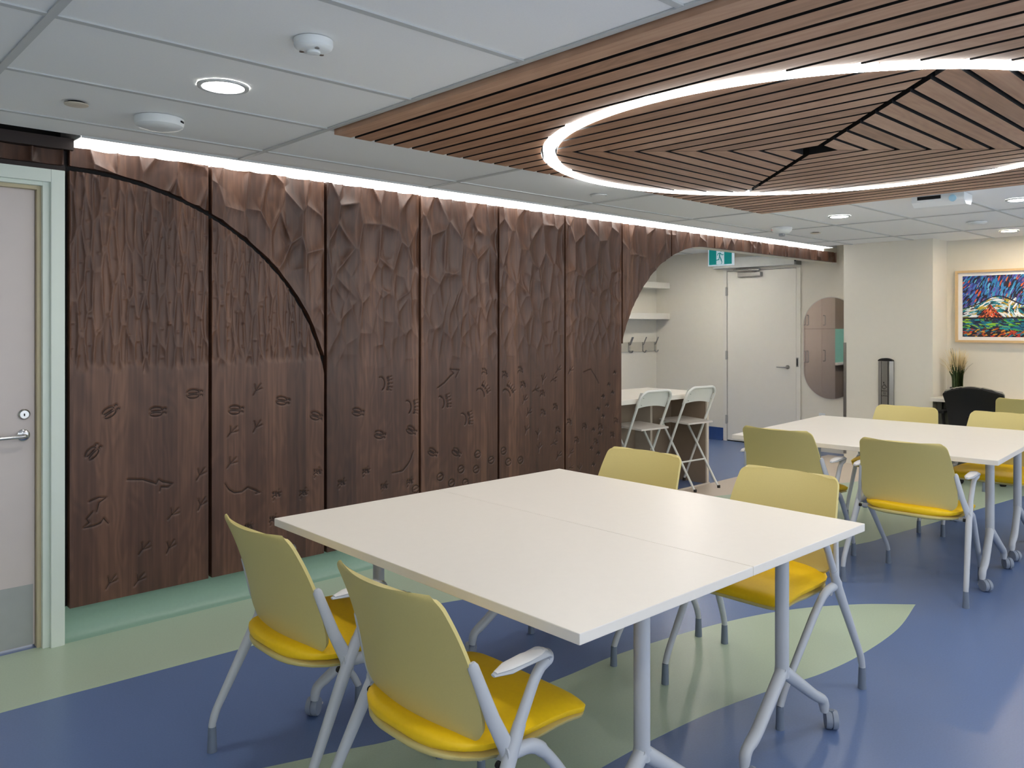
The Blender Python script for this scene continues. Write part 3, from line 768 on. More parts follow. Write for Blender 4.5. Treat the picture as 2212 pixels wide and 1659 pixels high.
# exit sign
es = tag(empty('exit_sign', (7.5, 4.716, 2.19)), 'lit green exit sign with running figure under the beam', 'exit sign')
box('housing', .0, .03, -.152, .152, -.10, .10, E_sign, es, .003)
box('panel', -.0025, .0, -.138, .138, -.086, .086, E_signgreen, es)
box('doorway', -.0040, -.0025, -.048, .046, -.084, .086, E_sign, es)
m = MB()
def seg2(pts, w, x=-.0062):
    vs, fs = ribbon([[(y, z) for y, z in pts]], w); m.add([(x, a, b) for a, b in vs], fs)
m.lathe([(.0105, -.0062), (.0105, -.0045)], c=(0, -.012, .058), n=14, axis='X')
seg2([(-.002, .038), (.006, .004)], .012); seg2([(.004, .036), (.024, .030), (.034, .010)], .0055); seg2([(-.006, .034), (-.024, .014), (-.044, .018)], .0055)
seg2([(.006, .004), (.014, -.034), (.048, -.040)], .0065); seg2([(.004, .004), (-.012, -.034), (-.024, -.062)], .0065); seg2([(-.024, -.062), (-.014, -.084)], .006)
m.build('running_figure', E_signgreen, es)
box('mount', .005, .025, -.03, .03, .10, .20, M_plast, es)
# ------------------------------------------------------------------ alcove furniture
sh_i = 0
for z, lab in ((1.985, 'upper white floating shelf in the alcove corner'), (1.575, 'lower white floating shelf above the coat hooks')):
    s_ = tag(empty('floating_shelf', (8.0, 6.5, z)), lab, 'shelf', 'floating shelves')
    box('board', -1.0, .928, -.112, .109, -.04, .04, M_doorwhite, s_, .003)
    box('wall_cleat', -.9, .82, .085, .109, -.05, -.041, M_doorwhite, s_)
rk = tag(empty('coat_rack', (8.3, 6.60, 1.17)), 'grey coat rail with metal double hooks below the shelves', 'coat rack')
box('rail', -.55, .60, -.012, .008, -.062, .062, plain('taupe_rail', (186, 180, 166), .5), rk, .003)
for x in (.0, .02, .30, .56, -.3):
    m = MB(); m.tube([(x, -.012, .03), (x, -.03, .035), (x, -.055, .09), (x, -.075, .13)], .008, 8, fillet=.02)
    m.tube([(x, -.012, -.045), (x, -.03, -.07), (x, -.055, -.07), (x, -.07, -.045)], .008, 8, fillet=.015); m.box(x - .012, x + .012, -.018, -.010, -.06, .06); m.build('hook', M_steel, rk, True)
ct = tag(empty('bar_counter', (5.70, 4.48, 0)), 'white-topped counter with taupe panels behind the folding stools', 'counter')
box('worktop', -.66, .69, -.335, .36, .800, .842, M_ttop, ct, .003)
box('end_panel', .652, .682, -.33, .34, 0, .80, M_taupe, ct)
box('end_panel_edge', .652, .683, -.345, -.330, 0, .80, plain('pale_edge_band', (214, 204, 190), .5), ct)
box('knee_panel', -.66, .652, .05, .075, 0, .80, M_taupe, ct)
box('support_panel', .10, .13, -.12, .05, 0, .80, plain('pale_taupe', (188, 176, 160), .5), ct)
box('toe_trim', -.2, .69, -.352, -.343, 0, .012, plain('pale_edge_band', (214, 204, 190), .5), ct)
def folding_stool(name, x, y, rz, label):
    t = tag(empty(name, (x, y, 0), rz), label, 'stool', 'white folding stools at the counter')
    # local: facing +Y ; origin under the seat centre
    W = .185
    back = MB()
    loop = [(-W, .19, .03), (-W, -.05, .60), (-W, -.165, .86), (-W + .045, -.185, .905), (W - .045, -.185, .905), (W, -.165, .86), (W, -.05, .60), (W, .19, .03)]
    back.tube(loop, .0115, 10, fillet=.04); back.build('back_frame', M_stool, t, True, 60)
    fr = MB(); fr.tube([(-W + .025, -.22, .01), (-W + .025, .16, .585)], .0105, 10); fr.build('leg', M_stool, t, True, 60)
    fr = MB(); fr.tube([(W - .025, -.22, .01), (W - .025, .16, .585)], .0105, 10); fr.build('leg', M_stool, t, True, 60)
    fr = MB(); fr.tube([(-W + .025, -.068, .24), (W - .025, -.068, .24)], .008, 8); fr.build('crossbar', M_stool, t, True, 60)
    fr = MB(); fr.tube([(-W, .12, .19), (W, .12, .19)], .008, 8); fr.build('crossbar', M_stool, t, True, 60)
    fr = MB(); fr.tube([(-W + .025, .155, .575), (W - .025, .155, .575)], .009, 8); fr.build('crossbar', M_stool, t, True, 60)
    # back panel, bent plate
    m = MB(); vs = []; fs = []; nx = 12
    for i in range(nx + 1):
        s = -1 + 2 * i / nx; yy = .022 * (1 - s * s)
        for z, y0, sc in ((.755, -.112, .9 if abs(s) > .9 else 1), (.895, -.176, 1)):
            zz = z + (.02 * (1 - s * s) if z < .8 else 0)
            vs += [(s * (W - .004), y0 + .010 - yy * .3, zz), (s * (W - .004), y0 + .020 - yy * .3, zz)]
    for i in range(nx):
        a = i * 4; b = a + 4
        fs += [(a, b, b + 2, a + 2), (a + 1, a + 3, b + 3, b + 1), (a + 2, b + 2, b + 3, a + 3), (a, a + 1, b + 1, b)]
    fs += [(0, 2, 3, 1), (nx * 4, nx * 4 + 1, nx * 4 + 3, nx * 4 + 2)]
    m.add(vs, fs); bp = m.build('back_panel', M_stool, t, True, 40)
    for s in (-1, 1):
        for z, y in ((.79, -.142), (.85, -.168)):
            q = MB(); q.lathe([(.004, 0), (.004, .004)], c=(s * (W - .03), y - .004, z), n=8, axis='Y'); q.build('rivet', M_steel, bp)
    m = MB(); n = 14; rows = []
    seat = []
    for i in range(n + 1):
        v = i / n; yy = -.155 + .345 * v; w = .165 + .012 * math.sin(PI * v); zz = .602 + .018 * (v - .4) ** 2 - .012 * (1 - v) ** 3
        seat.append((yy, w, zz))
    vs = []; fs = []
    for yy, w, zz in seat: vs += [(-w, yy, zz), (w, yy, zz), (-w, yy, zz - .014), (w, yy, zz - .014)]
    for i in range(n):
        a = 4 * i; b = a + 4; fs += [(a, a + 1, b + 1, b), (a + 2, b + 2, b + 3, a + 3), (a, b, b + 2, a + 2), (a + 1, a + 3, b + 3, b + 1)]
    fs += [(0, 2, 3, 1), (4 * n, 4 * n + 1, 4 * n + 3, 4 * n + 2)]
    m.add(vs, fs); m.build('seat', plain('white_stool_seat', (216, 208, 200), .4), t, True, 40)
    for x_, y_ in ((-W + .025, -.225), (W - .025, -.225), (-W, .195), (W, .195)):
        q = MB(); q.lathe([(.014, 0), (.014, .024)], c=(x_, y_, 0), n=10); q.build('foot_cap', plain('dark_foot_cap', (52, 46, 42), .6), t)
    return t
folding_stool('folding_stool', 6.135, 4.20, math.radians(-6), 'white folding bar stool nearer the far door, at the counter end')
folding_stool('folding_stool', 5.50, 4.225, math.radians(-6), 'white folding bar stool half hidden by the carved wall')
# tall cabinets seen in the mirror
cb = tag(empty('tall_cabinet', (4.9, 6.4, 0)), 'beige tall cabinet bank reflected in the pill-shaped mirror', 'cabinet')
box('carcass', -1.1, 1.1, -.18, .205, 0, 2.38, M_taupe, cb)
for i, (xa, xb) in enumerate(((-.02, .562), (.566, 1.09), (-.52, -.024))):
    u = box('door', xa + .003, xb - .003, -.2, -.181, 1.40, 2.37, M_cab, cb, .002)
    h0 = xa + .05 if i == 1 else xb - .05
    m = MB(); m.tube([(h0, -.2, 1.46), (h0, -.235, 1.46), (h0, -.235, 1.62), (h0, -.2, 1.62)], .006, 8, fillet=.012); m.build('handle', M_steel, u, True)
    if i < 3:
        u = box('door', xa + .003, xb - .003, -.2, -.181, .10, 1.393, M_cab, cb, .002)
        m = MB(); m.tube([(h0, -.2, .86), (h0, -.235, .86), (h0, -.235, 1.04), (h0, -.2, 1.04)], .006, 8, fillet=.012); m.build('handle', M_steel, u, True)
box('niche_back', -1.05, -.524, -.19, -.181, .82, 1.395, M_teal, cb)
box('niche_counter', -1.05, -.524, -.235, -.181, .775, .82, M_ttop, cb)
# ------------------------------------------------------------------ column fittings
pb = tag(empty('door_push_column', (XC, 3.336, .72)), 'tall stainless push-to-open bar with wheelchair symbol on the column', 'push plate')
prof = [(-.075, 0), (-.075, -.022), (-.04, -.036), (.04, -.036), (.075, -.022), (.075, 0)]
m = MB(); m.prism([(x, y) for y, x in prof], -.36, .37, 'Z'); m.build('plate', M_steel, pb)
m = MB(); m.add([( -.0362, .004, -.358), (-.0368, .004, -.358), (-.0368, .004, .368), (-.0362, .004, .368), (-.0362, -.004, -.358), (-.0368, -.004, -.358), (-.0368, -.004, .368), (-.0362, -.004, .368)], [(0, 1, 2, 3), (4, 7, 6, 5), (1, 5, 6, 2)]); o = m.build('groove', M_black, pb); o.location = (0, -.028, 0)
m = MB(); m.box(-.0362, -.0350, .037, .042, -.358, .368); m.build('groove', M_black, pb)
m = MB(); vs = []; cap = [(.075 * math.cos(PI * i / 14), .030 * math.sin(PI * i / 14)) for i in range(15)]; m.prism([(y, .37 + z) for y, z in cap], -.038, 0, 'X'); m.build('cap', M_black, pb)
sy = MB()
def seg3(pts, w):
    vs, fs = ribbon([pts], w); sy.add([(-.0372, -a, b) for a, b in vs], fs)
seg3(arcp(-.004, -.014, .017, .017, 1.9, 5.9, 14), .0026); seg3([(-.006, .024), (-.004, .004), (.012, .003), (.020, -.018), (.028, -.014)], .003); seg3([(-.004, .014), (.010, .013)], .0024); seg3(arcp(-.006, .032, .004, .004, 0, 2 * PI, 8), .003)
o = sy.build('wheelchair_symbol', M_black, pb); o.location = (0, .008, .12)
for i, w in enumerate(('PRESS', 'TO', 'OPEN')):
    o = text_mesh('lettering', w, .022, M_black, pb); o.location = (-.0372, .008, .065 - i * .024); o.rotation_euler = (PI / 2, 0, -PI / 2)
gd = tag(empty('corner_guard', (XC, 3.779, 0)), 'narrow steel corner guard on the column edge beside the mirror', 'corner guard')
box('front_leaf', -.003, 0, -.028, .003, .10, 1.272, M_steel, gd); box('side_leaf', -.003, .028, 0, .003, .10, 1.272, M_steel, gd)
# ------------------------------------------------------------------ picture
pc = tag(empty('framed_picture', (XB, 2.12, 1.64)), 'framed colourful swirling landscape painting on the cream wall', 'picture')
PW, PH = .685, .355
m = MB()
for a, b, c, d in ((-PW, -PW + .022, -PH, PH), (PW - .022, PW, -PH, PH), (-PW + .022, PW - .022, PH - .022, PH), (-PW + .022, PW - .022, -PH, -PH + .022)):
    m.box(-.045, 0, a, b, c, d)
m.build('frame', M_maple, pc)
box('mount_board', -.022, -.018, -PW + .022, PW - .022, -PH + .022, PH - .022, M_mat, pc)
def painting():
    W_, H_ = 420, 200
    rs = np.random.RandomState(7); im = np.zeros((H_, W_, 3)); 
    yy, xx = np.mgrid[0:H_, 0:W_]; 
    def ridge(x): return 92 + 40 * np.exp(-((x - 105) / 60.0) ** 2) + 26 * np.exp(-((x - 300) / 70.0) ** 2)
    im[:] = np.array([28, 28, 48]) / 255
    sky = [(52, 60, 150), (90, 84, 176), (40, 130, 190), (110, 190, 220), (28, 30, 60), (26, 26, 44), (70, 110, 200), (30, 34, 70), (60, 150, 200), (44, 52, 130), (24, 26, 50), (90, 84, 176), (40, 130, 190), (226, 96, 50)]
    hill = [(236, 236, 240), (250, 250, 250), (206, 160, 40), (20, 140, 150), (24, 120, 140), (190, 220, 226), (244, 244, 250), (190, 170, 60)]
    sea = [(14, 110, 140), (20, 150, 160), (70, 170, 70), (16, 70, 110), (30, 34, 60), (150, 200, 60)]
    land = [(40, 30, 40), (190, 90, 30), (210, 60, 40), (220, 160, 50), (28, 24, 36), (30, 120, 150)]
    def stroke(x, y, ang, L, w, col):
        x0, x1 = int(max(0, x - L - 3)), int(min(W_, x + L + 3)); y0, y1 = int(max(0, y - L - 3)), int(min(H_, y + L + 3))
        if x1 <= x0 or y1 <= y0: return
        X = xx[y0:y1, x0:x1] - x; Y = yy[y0:y1, x0:x1] - y; c, s = math.cos(ang), math.sin(ang)
        u = X * c + Y * s; v = -X * s + Y * c + .02 * u * u / max(w, 1)
        im[y0:y1, x0:x1][(np.abs(u) < L) & (np.abs(v) < w * (1 - (u / L) ** 2 * .6))] = col
    for i in range(3000):
        x, y = rs.rand() * W_, rs.rand() * H_; r = ridge(x)
        if y > r + 2: pal = sky; ang = .75 + .5 * math.sin(x * .016) - (x > 240) * 1.1; L = rs.uniform(6, 14)
        elif y > 62:
            pal = hill; sl = (ridge(x + 2) - ridge(x - 2)) / 4; ang = math.atan(sl) if abs(x - 175) > 45 else math.atan2(x - 175, -(y - 88)); L = rs.uniform(6, 13)
        elif y > 20 + 8 * math.sin(x * .02): pal = sea; ang = rs.normal(0, .18) - .1; L = rs.uniform(6, 15)
        else: pal = land; ang = .35 + rs.normal(0, .25); L = rs.uniform(4, 9)
        k = rs.randint(len(pal)); stroke(x, y, ang, L, rs.uniform(1.3, 3.0), np.array(pal[k]) / 255)
    for i in range(240):
        t = rs.rand(); b = rs.rand(); x = 45 + 75 * t; top = 62 + 44 * (1 - abs(t - .5) * 2) ** 1.1; stroke(x, 62 + (top - 62) * b, 1.1 if t < .5 else 2.2, 5, 1.6, np.array([(90, 34, 30), (216, 70, 40), (40, 22, 30), (240, 120, 60)][rs.randint(4)]) / 255)
    for x in range(0, W_, 3): stroke(x, ridge(x), math.atan(-.25 if x > 105 else .3) , 5, 1.6, np.array([24, 24, 44]) / 255); stroke(x, 61, 0, 5, 2.4, np.array([34, 26, 34]) / 255)
    return im[::1]
IM = painting(); h_, w_ = IM.shape[:2]
me = bpy.data.meshes.new('painted_print'); PWi, PHi = PW - .062, PH - .055
gy, gz = np.meshgrid(np.linspace(PWi, -PWi, w_ + 1), np.linspace(-PHi, PHi, h_ + 1))
V = np.stack([np.full(gy.shape, -.0226), gy, gz], -1).reshape(-1, 3); idx = np.arange((w_ + 1) * (h_ + 1)).reshape(h_ + 1, w_ + 1)
F = np.stack([idx[:-1, :-1], idx[:-1, 1:], idx[1:, 1:], idx[1:, :-1]], -1).reshape(-1, 4)
me.vertices.add(len(V)); me.vertices.foreach_set('co', V.astype(np.float32).ravel()); me.loops.add(F.size); me.loops.foreach_set('vertex_index', F.astype(np.int32).ravel())
me.polygons.add(len(F)); me.polygons.foreach_set('loop_start', np.arange(0, F.size, 4, dtype=np.int32)); me.update(calc_edges=True)
ca = me.color_attributes.new('paint', 'FLOAT_COLOR', 'CORNER'); L_ = np.where(IM <= .04045, IM / 12.92, ((IM + .055) / 1.055) ** 2.4)
col = np.repeat(np.concatenate([L_.reshape(-1, 3), np.ones((h_ * w_, 1))], 1), 4, 0); ca.data.foreach_set('color', col.astype(np.float32).ravel())
mm, nt, p = nt_of('painted_strokes'); at = nt.nodes.new('ShaderNodeAttribute'); at.attribute_name = 'paint'; nt.links.new(at.outputs['Color'], p.inputs['Base Color']); p.inputs['Roughness'].default_value = .55
me.materials.append(mm); o = bpy.data.objects.new('painted_print', me); C.objects.link(o); o.parent = pc
# ------------------------------------------------------------------ desk, plant, office chair
dk = tag(empty('desk', (8.52, 1.95, 0)), 'white-topped desk along the cream wall under the picture', 'desk')
box('worktop', -.24, .248, -1.2, .94, .718, .752, M_ttop, dk, .003)
box('side_panel', -.15, .245, .86, .90, 0, .718, plain('dark_olive_panel', (70, 70, 60), .5), dk)
box('pedestal', -.12, .245, .45, .855, .02, .715, plain('dark_olive_panel', (70, 70, 60), .5), dk, .003)
box('side_panel', -.2, .245, -1.15, -1.11, 0, .718, MATS['dark_olive_panel'], dk)
pl = tag(empty('potted_grass', (8.60, 2.745, .752)), 'potted ornamental grass with pale tips on the desk', 'plant')
m = MB(); m.lathe([(.05, 0), (.06, .04), (.066, .09), (.06, .092), (.055, .07)], n=24); m.build('pot', M_pot, pl, True)
rs = random.Random(3); m = MB(); m2 = MB()
for i in range(260):
    a = rs.uniform(0, 2 * PI); r0 = rs.uniform(0, .045); lean = rs.uniform(.01, .07) * (1.9 if rs.random() < .1 else 1); hh = rs.uniform(.26, .43)
    p0 = Vector((r0 * math.cos(a), r0 * math.sin(a), .07)); pts = []
    for k in range(6):
        t = k / 5; q = p0 + Vector((math.cos(a) * lean * t ** 2.2, math.sin(a) * lean * t ** 2.2, hh * (t - .12 * lean / .09 * t ** 3))); pts.append(q)
    w = .0062; sd = Vector((-math.sin(a + 1), math.cos(a + 1), 0))
    cut = 3
    def blade(mb, ps, t0, t1):
        vs = []
        for k, q in enumerate(ps):
            ww = w * (1 - (t0 + (t1 - t0) * k / max(1, len(ps) - 1)) * .9); vs += [q - sd * ww, q + sd * ww, q + Vector((math.cos(a) * .0012, math.sin(a) * .0012, 0))]
        fs = []
        for k in range(len(ps) - 1):
            b = 3 * k; fs += [(b, b + 3, b + 5, b + 2), (b + 1, b + 2, b + 5, b + 4), (b, b + 1, b + 4, b + 3)]
        mb.add(vs, fs)
    blade(m, pts[:cut + 1], 0, .6); blade(m2 if rs.random() < .9 else m, pts[cut:], .6, 1)
g1 = m.build('grass_blades', plain('dark_green_blade', (62, 78, 36), .6, var=.3, scale=60), pl); g1['kind'] = 'stuff'
g2 = m2.build('blade_tips', plain('pale_straw_tip', (226, 206, 160), .6), pl); g2['kind'] = 'stuff'
oc = tag(empty('office_chair', (8.33, 2.475, 0), math.radians(4)), 'black office chair at the desk', 'office chair')
def shell(name, mat, parent, rows, thick, ncol=14, crown=0.0):
    """curved plate: rows = list of (centre f, z, half width, edge forward); local x = forward, y = left"""
    vs = []; nr = len(rows)
    P = np.zeros((nr, ncol + 1, 3))
    for i, (f, z, w, e) in enumerate(rows):
        for j in range(ncol + 1):
            s = -1 + 2 * j / ncol; P[i, j] = (f + e * s * s, s * w, z - crown * s * s * max(0, i / (nr - 1) - .5) * 2)
    du = np.gradient(P, axis=0); dv = np.gradient(P, axis=1); nrm = np.cross(dv, du); nrm /= (np.linalg.norm(nrm, axis=2, keepdims=True) + 1e-9)
    A = P + nrm * thick / 2; B = P - nrm * thick / 2; nc = ncol + 1
    vs = [tuple(v) for v in A.reshape(-1, 3)] + [tuple(v) for v in B.reshape(-1, 3)]; o2 = nr * nc; fs = []
    for i in range(nr - 1):
        for j in range(ncol):
            a = i * nc + j; fs += [(a, a + 1, a + nc + 1, a + nc), (o2 + a, o2 + a + nc, o2 + a + nc + 1, o2 + a + 1)]
    loop = [j for j in range(nc)] + [i * nc + ncol for i in range(1, nr)] + [(nr - 1) * nc + j for j in range(ncol - 1, -1, -1)] + [i * nc for i in range(nr - 2, 0, -1)]
    for k in range(len(loop)):
        a, b = loop[k], loop[(k + 1) % len(loop)]; fs.append((a, o2 + a, o2 + b, b))
    o = mesh_obj(name, vs, fs, mat, parent, True, 55)
    bm = bmesh.new(); bm.from_mesh(o.data); bmesh.ops.recalc_face_normals(bm, faces=bm.faces[:]); bm.to_mesh(o.data); bm.free()
    return o
def corner_rows(f_of, z0, z1, w_of, r0, r1, e_of, n=14):
    rows = []
    ts = [0, .004, .012, .025, .045, .07, .1] + [.1 + .8 * k / n for k in range(1, n)] + [.9, .93, .955, .975, .988, .996, 1]
    for t in ts:
        z = z0 + (z1 - z0) * t; w = w_of(t)
        for r, d in ((r0, z - z0), (r1, z1 - z)):
            if d < r: w = w - r + math.sqrt(max(0, r * r - (r - d) ** 2))
        rows.append((f_of(t), z, w, e_of(t)))
    return rows
b_ = shell('backrest', M_fabric, oc, corner_rows(lambda t: -.24 - .05 * t + .05 * math.sin(PI * t), .50, .885, lambda t: .20 + .055 * t, .05, .05, lambda t: .07), .03, 14, .06)
shell('back_rim', plain('grey_back_rim', (150, 146, 134), .5), oc, corner_rows(lambda t: -.212 - .05 * t + .05 * math.sin(PI * t), .52, .892, lambda t: .195 + .058 * t, .05, .05, lambda t: .07), .022, 14, .052)
shell('seat', M_fabric, oc, [(-.22, .44, .18, 0), (-.2, .455, .215, 0), (-.1, .465, .24, 0), (.05, .468, .25, 0), (.18, .46, .24, 0), (.24, .45, .22, 0), (.26, .44, .19, 0)], .06)
m = MB(); m.tube([(-.1, 0, .42), (-.27, 0, .44), (-.285, 0, .62)], (.035, .012), 10, fillet=.06); m.build('back_support', M_black, oc, True)
for s in (-1, 1):
    m = MB(); m.tube([(-.05, s * .2, .44), (-.05, s * .28, .45), (-.06, s * .29, .62)], .014, 8, fillet=.03); m.cbox(-.16, .09, s * .29 - .035, s * .29 + .035, .62, .645, .008); m.build('armrest', M_black, oc, True)
m = MB(); m.lathe([(.028, .10), (.028, .26), (.02, .26), (.02, .42)], n=16); m.build('gas_column', M_black, oc, True)
for k in range(5):
    a = 2 * PI * k / 5 + .3; c, s = math.cos(a), math.sin(a)
    m = MB(); m.tube([(0, 0, .12), (.28 * c, .28 * s, .085)], [(.024, .018), (.016, .012)], 8); l_ = m.build('base_arm', M_black, oc, True)
    m = MB(); m.lathe([(.028, -.02), (.03, -.01), (.03, .01), (.028, .02)], c=(0, 0, .03), n=16, axis='X'); w_o = m.build('caster', M_black, l_, True); w_o.location = (.29 * c, .29 * s, 0); w_o.rotation_euler = (0, 0, a + 1.2)
# ------------------------------------------------------------------ meeting tables
def caster(parent, x, y, rz):
    c = empty('caster', (x, y, 0), rz, parent)
    return c
def meeting_table():
    """1.524 m along local y, 0.762 m along local x, origin on the floor under the centre"""
    t = empty('flip_top_table', (0, 0, 0))
    top = MB(); top.cbox(-.380, .380, -.761, .761, .709, .737, .0025); o = top.build('top', M_ttop, t)
    under = MB(); under.cbox(-.05, .05, -.62, .62, .66, .69, .004); under.build('beam', M_grey, t)
    for s in (-1, 1):
        yc = s * .645
        m = MB(); m.tube([(0, yc, .705), (0, yc, .262)], (.0235, .0215), 20); m.build('column', M_grey, t, True, 60)
        m = MB(); m.cbox(-.17, .17, yc - .03, yc + .03, .693, .7095, .004); m.build('top_bracket', M_tip, t)
        for q in (-1, 1):
            m = MB(); yq = yc + s * .018
            m.tube([(q * -.012, yc, .292), (q * .20, yq, .140), (q * .262, yq, .108), (q * .270, yq, .062)], [(.0215, .024), (.0205, .019), (.0185, .0175), (.014, .014)], 16, fillet=.035)
            m.build('foot', M_grey, t, True, 60)
            # twin-wheel caster
            cx, cy = q * .276 + .012, yq + .016 * s
            m = MB(); m.lathe([(.020, -.023), (.031, -.021), (.033, -.015), (.033, -.003), (.029, -.002), (.029, .002), (.033, .003), (.033, .015), (.031, .021), (.020, .023)], n=28, axis='X')
            w = m.build('caster', M_caster, t, True, 35); w.location = (cx, cy, .0335); w.rotation_euler = (0, 0, math.radians(-38 if s * q > 0 else -52))
            b = MB(); b.cbox(.018, .052, .004 - .012, .004 + .012, -.006, .002, .002); bo = b.build('brake_lever', M_pad, w)
            bo.rotation_euler = (0, math.radians(8), math.radians(78))
            m = MB(); m.tube([(0, 0, .005), (0, 0, .034)], .011, 10); sw_ = m.build('swivel', M_tip, w, True)
    m = MB(); m.cbox(-.055, .055, -.70, -.62, .672, .694, .006); m.build('tilt_lever', M_black, t)
    return t
tbl = meeting_table()
TH1 = 0.0
def put_table(o, corner, th, k, label):
    c, s = math.cos(th), math.sin(th); u, v = .381 + .762 * k, .762
    o.location = (corner[0] + u * c - v * s, corner[1] + u * s + v * c, 0); o.rotation_euler = (0, 0, th)
    tag(o, label, 'table', 'white flip-top tables')
T1 = (1.386, 1.243); T2 = (4.775, 1.325)
put_table(tbl, T1, math.radians(-.4), 0, 'white flip-top table half nearest the camera, in the front pair')
put_table(copy_tree(tbl), T1, math.radians(-.4), 1, 'white flip-top table half of the front pair, on the alcove side')
put_table(copy_tree(tbl), T2, math.radians(4.4), 0, 'white flip-top table half of the far pair, on the near side')
put_table(copy_tree(tbl), T2, math.radians(4.4), 1, 'white flip-top table half of the far pair, on the picture side')

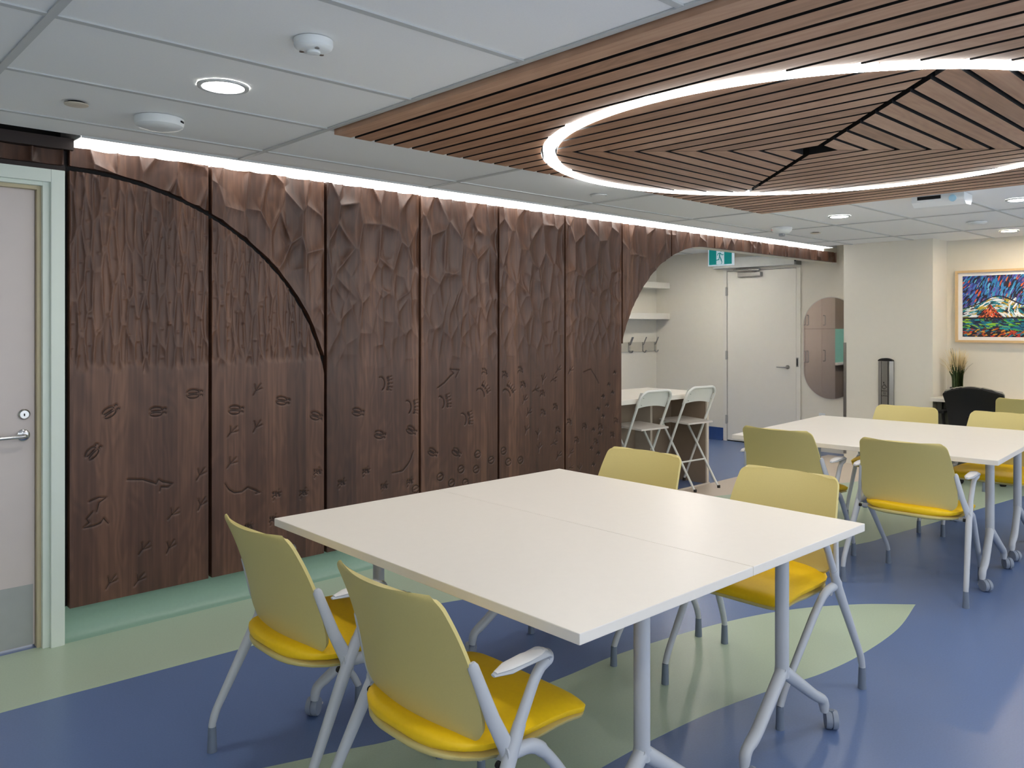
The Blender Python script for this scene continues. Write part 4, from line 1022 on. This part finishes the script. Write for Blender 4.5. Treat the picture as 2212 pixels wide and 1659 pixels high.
# ------------------------------------------------------------------ meeting chairs
def make_chair():
    """local x = forward, y = left, origin on the floor"""
    t = empty('meeting_chair', (0, 0, 0))
    rows = corner_rows(lambda u: -.188 - .030 * u - .088 * u * u, .462, .826, lambda u: .246 + .010 * math.sin(PI * u) - .026 * u, .055, .030, lambda u: .040 - .004 * u)
    shell('backrest', M_shell, t, rows, .011, 18)
    # seat cushion and the shell under it
    def seat_w(f):
        if f < -.06: k = min(1, (-.06 - f) / .182); return .246 * max(0.001, 1 - k ** 2.4) ** (1 / 2.4)
        if f > .185: d = f - .185; return .246 - .05 + math.sqrt(max(0, .05 ** 2 - d * d))
        return .246
    fs_ = [-.2418, -.240, -.236, -.229, -.218, -.2, -.175, -.14, -.1, -.05, 0, .05, .1, .14, .17, .19, .205, .218, .227, .232, .2346]
    def cushion(name, mat, z_of, th, inset, rim):
        m = MB(); ncol = 16; grid = []
        prof = [(0.0, 1.0), (.30, 1.0), (.62, .96), (.85, .80), (1.0, .40), (1.0, -.3), (.93, -.85), (.6, -1), (0.0, -1)]
        vs = []; n = 2 * ncol
        # each row is a closed loop: top from left to right, bottom back
        cols = [-1, -.97, -.9, -.78, -.6, -.35, 0, .35, .6, .78, .9, .97, 1]
        for f in fs_:
            w = max(.002, seat_w(f) - inset); e = min(1.0, w / .10)
            ends = min(1.0, (f + .2425) / .03, (.2355 - f) / .03); puff = max(.12, math.sqrt(max(0, 1 - (1 - max(0, ends)) ** 2)))
            row = []
            for s in cols: row.append((f, s * w, z_of(f) + th / 2 * puff * (1 - abs(s) ** 8 * .75)))
            for s in cols[::-1]: row.append((f, s * w * .985, z_of(f) - th / 2 * puff * (1 - abs(s) ** 10 * .6)))
            vs += row
        L = 2 * len(cols); fs = []
        for i in range(len(fs_) - 1):
            for k in range(L):
                k2 = (k + 1) % L; fs.append((i * L + k, i * L + k2, (i + 1) * L + k2, (i + 1) * L + k))
        fs.append(tuple(range(L))[::-1]); b = (len(fs_) - 1) * L; fs.append(tuple(range(b, b + L)))
        m.add(vs, fs); o = m.build(name, mat, t, True, 60)
        bm = bmesh.new(); bm.from_mesh(o.data); bmesh.ops.recalc_face_normals(bm, faces=bm.faces[:]); bm.to_mesh(o.data); bm.free()
        return o
    zc = lambda f: .447 - (.9 * (f - .08) ** 2 if f > .08 else 0) + (.35 * (f + .06) ** 2 if f < -.06 else 0)
    cushion('seat_cushion', M_seat, zc, .046, 0.0, 1)
    cushion('seat_shell', M_shell, lambda f: zc(f) - .030 + (.012 * max(0, (f - .05) / .18)), .026, .006, 1)
    m = MB(); m.tube([(-.09, -.272, .412), (-.09, .272, .412)], .012, 10); m.build('seat_beam', M_grey, t, True)
    for s in (-1, 1):
        yj = s * .285
        m = MB(); m.tube([(-.075, yj, .505), (-.115, s * .288, .425), (-.258, s * .312, .135), (-.270, s * .313, .092), (-.270, s * .313, .080)], [(.015, .017), (.0165, .020), (.0135, .0135), (.0125, .0125), (.0125, .0125)], 14, fillet=.03)
        m.build('rear_leg', M_grey, t, True, 60)
        m = MB(); m.tube([(-.27, s * .313, .0), (-.27, s * .313, .085)], [.0165, .0132], 14); m.build('foot_tip', M_tip, t, True, 60)
        m = MB(); m.tube([(-.125, s * .285, .445), (-.02, s * .280, .436), (.045, s * .272, .372), (.245, s * .252, .130), (.270, s * .250, .080)], [(.014, .019), (.014, .018), (.0145, .015), (.0130, .013), (.0122, .0122)], 14, fillet=.04)
        m.build('front_leg', M_grey, t, True, 60)
        m = MB(); m.tube([(.271, s * .25, .0), (.270, s * .25, .083)], [.0155, .0128], 14); m.build('foot_tip', M_tip, t, True, 60)
        # bracket carrying the back
        m = MB(); m.tube([(-.104, s * .285, .435), (-.144, s * .265, .53), (-.187, s * .2445, .658), (-.190, s * .2435, .668)], [(.011, .021), (.0105, .018), (.009, .014), (.005, .008)], 14); m.build('back_bracket', M_grey, t, True, 60)
        # arm: support rising forward, pad running back
        m = MB(); m.tube([(-.080, yj, .497), (-.022, s * .286, .604), (.016, s * .288, .640), (.002, s * .289, .656), (-.10, s * .290, .650), (-.165, s * .290, .645)], [(.0135, .0155), (.0125, .0145), (.021, .015), (.0265, .0090), (.0235, .0075), (.007, .003)], 14, fillet=.022, up=(1, 0, 0))
        a_ = m.build('armrest', M_grey, t, True, 60)
        m = MB(); m.tube([(.004, s * .289, .6600), (-.06, s * .290, .6585), (-.12, s * .290, .6545), (-.158, s * .290, .650)], [(.014, .004), (.0230, .0054), (.0205, .0050), (.007, .0025)], 14, up=(0, 0, 1)); m.build('arm_pad', M_pad, a_, True, 60)
        m = MB(); m.lathe([(.009, 0), (.009, .012)], c=(-.128, s * .270 - .006, .418), n=12, axis='Y'); m.build('pivot_cap', M_black, t)
    return t
chair = make_chair()
def put_chair(o, x, y, deg, label):
    o.location = (x, y, 0); o.rotation_euler = (0, 0, math.radians(deg)); tag(o, label, 'chair', 'lime and yellow meeting chairs')
SPOTS = [
    (1.402, 2.377, 0, 'lime-backed chair with yellow seat at the front table, nearer the carved wall'),
    (1.398, 1.662, 0, 'lime-backed chair with yellow seat in the foreground, nearest the camera'),
    (2.950, 1.690, 180, 'lime-backed chair facing the camera across the front table, yellow seat in view'),
    (2.935, 2.445, 180, 'lime-backed chair across the front table, in front of the folding stools'),
    (4.762, 2.450, 2, 'lime-backed chair turned away at the far table, left of the other one'),
    (4.778, 1.730, 3, 'lime-backed chair turned away at the far table, yellow seat under its back'),
    (6.190, 2.405, 183, 'lime-backed chair across the far table, in front of the column'),
    (6.215, 1.745, 182, 'lime-backed chair across the far table, at the right picture edge'),
    (8.09, 1.975, 2, 'lime-backed chair furthest away, overlapping the black office chair'),
]
for i, (x, y, d, lab) in enumerate(SPOTS):
    put_chair(chair if i == 0 else copy_tree(chair), x, y, d, lab)

# alcove ceiling lamps (out of the picture above the arch)
for x, y, lab in ((7.9, 5.4, 'round alcove downlight near the far door'), (5.6, 5.4, 'round alcove downlight above the counter'), (3.4, 5.4, 'round alcove downlight before the tall cabinets')):
    t = downlight(x, y, .085, lab, E_alcove); t.location.z = 2.392
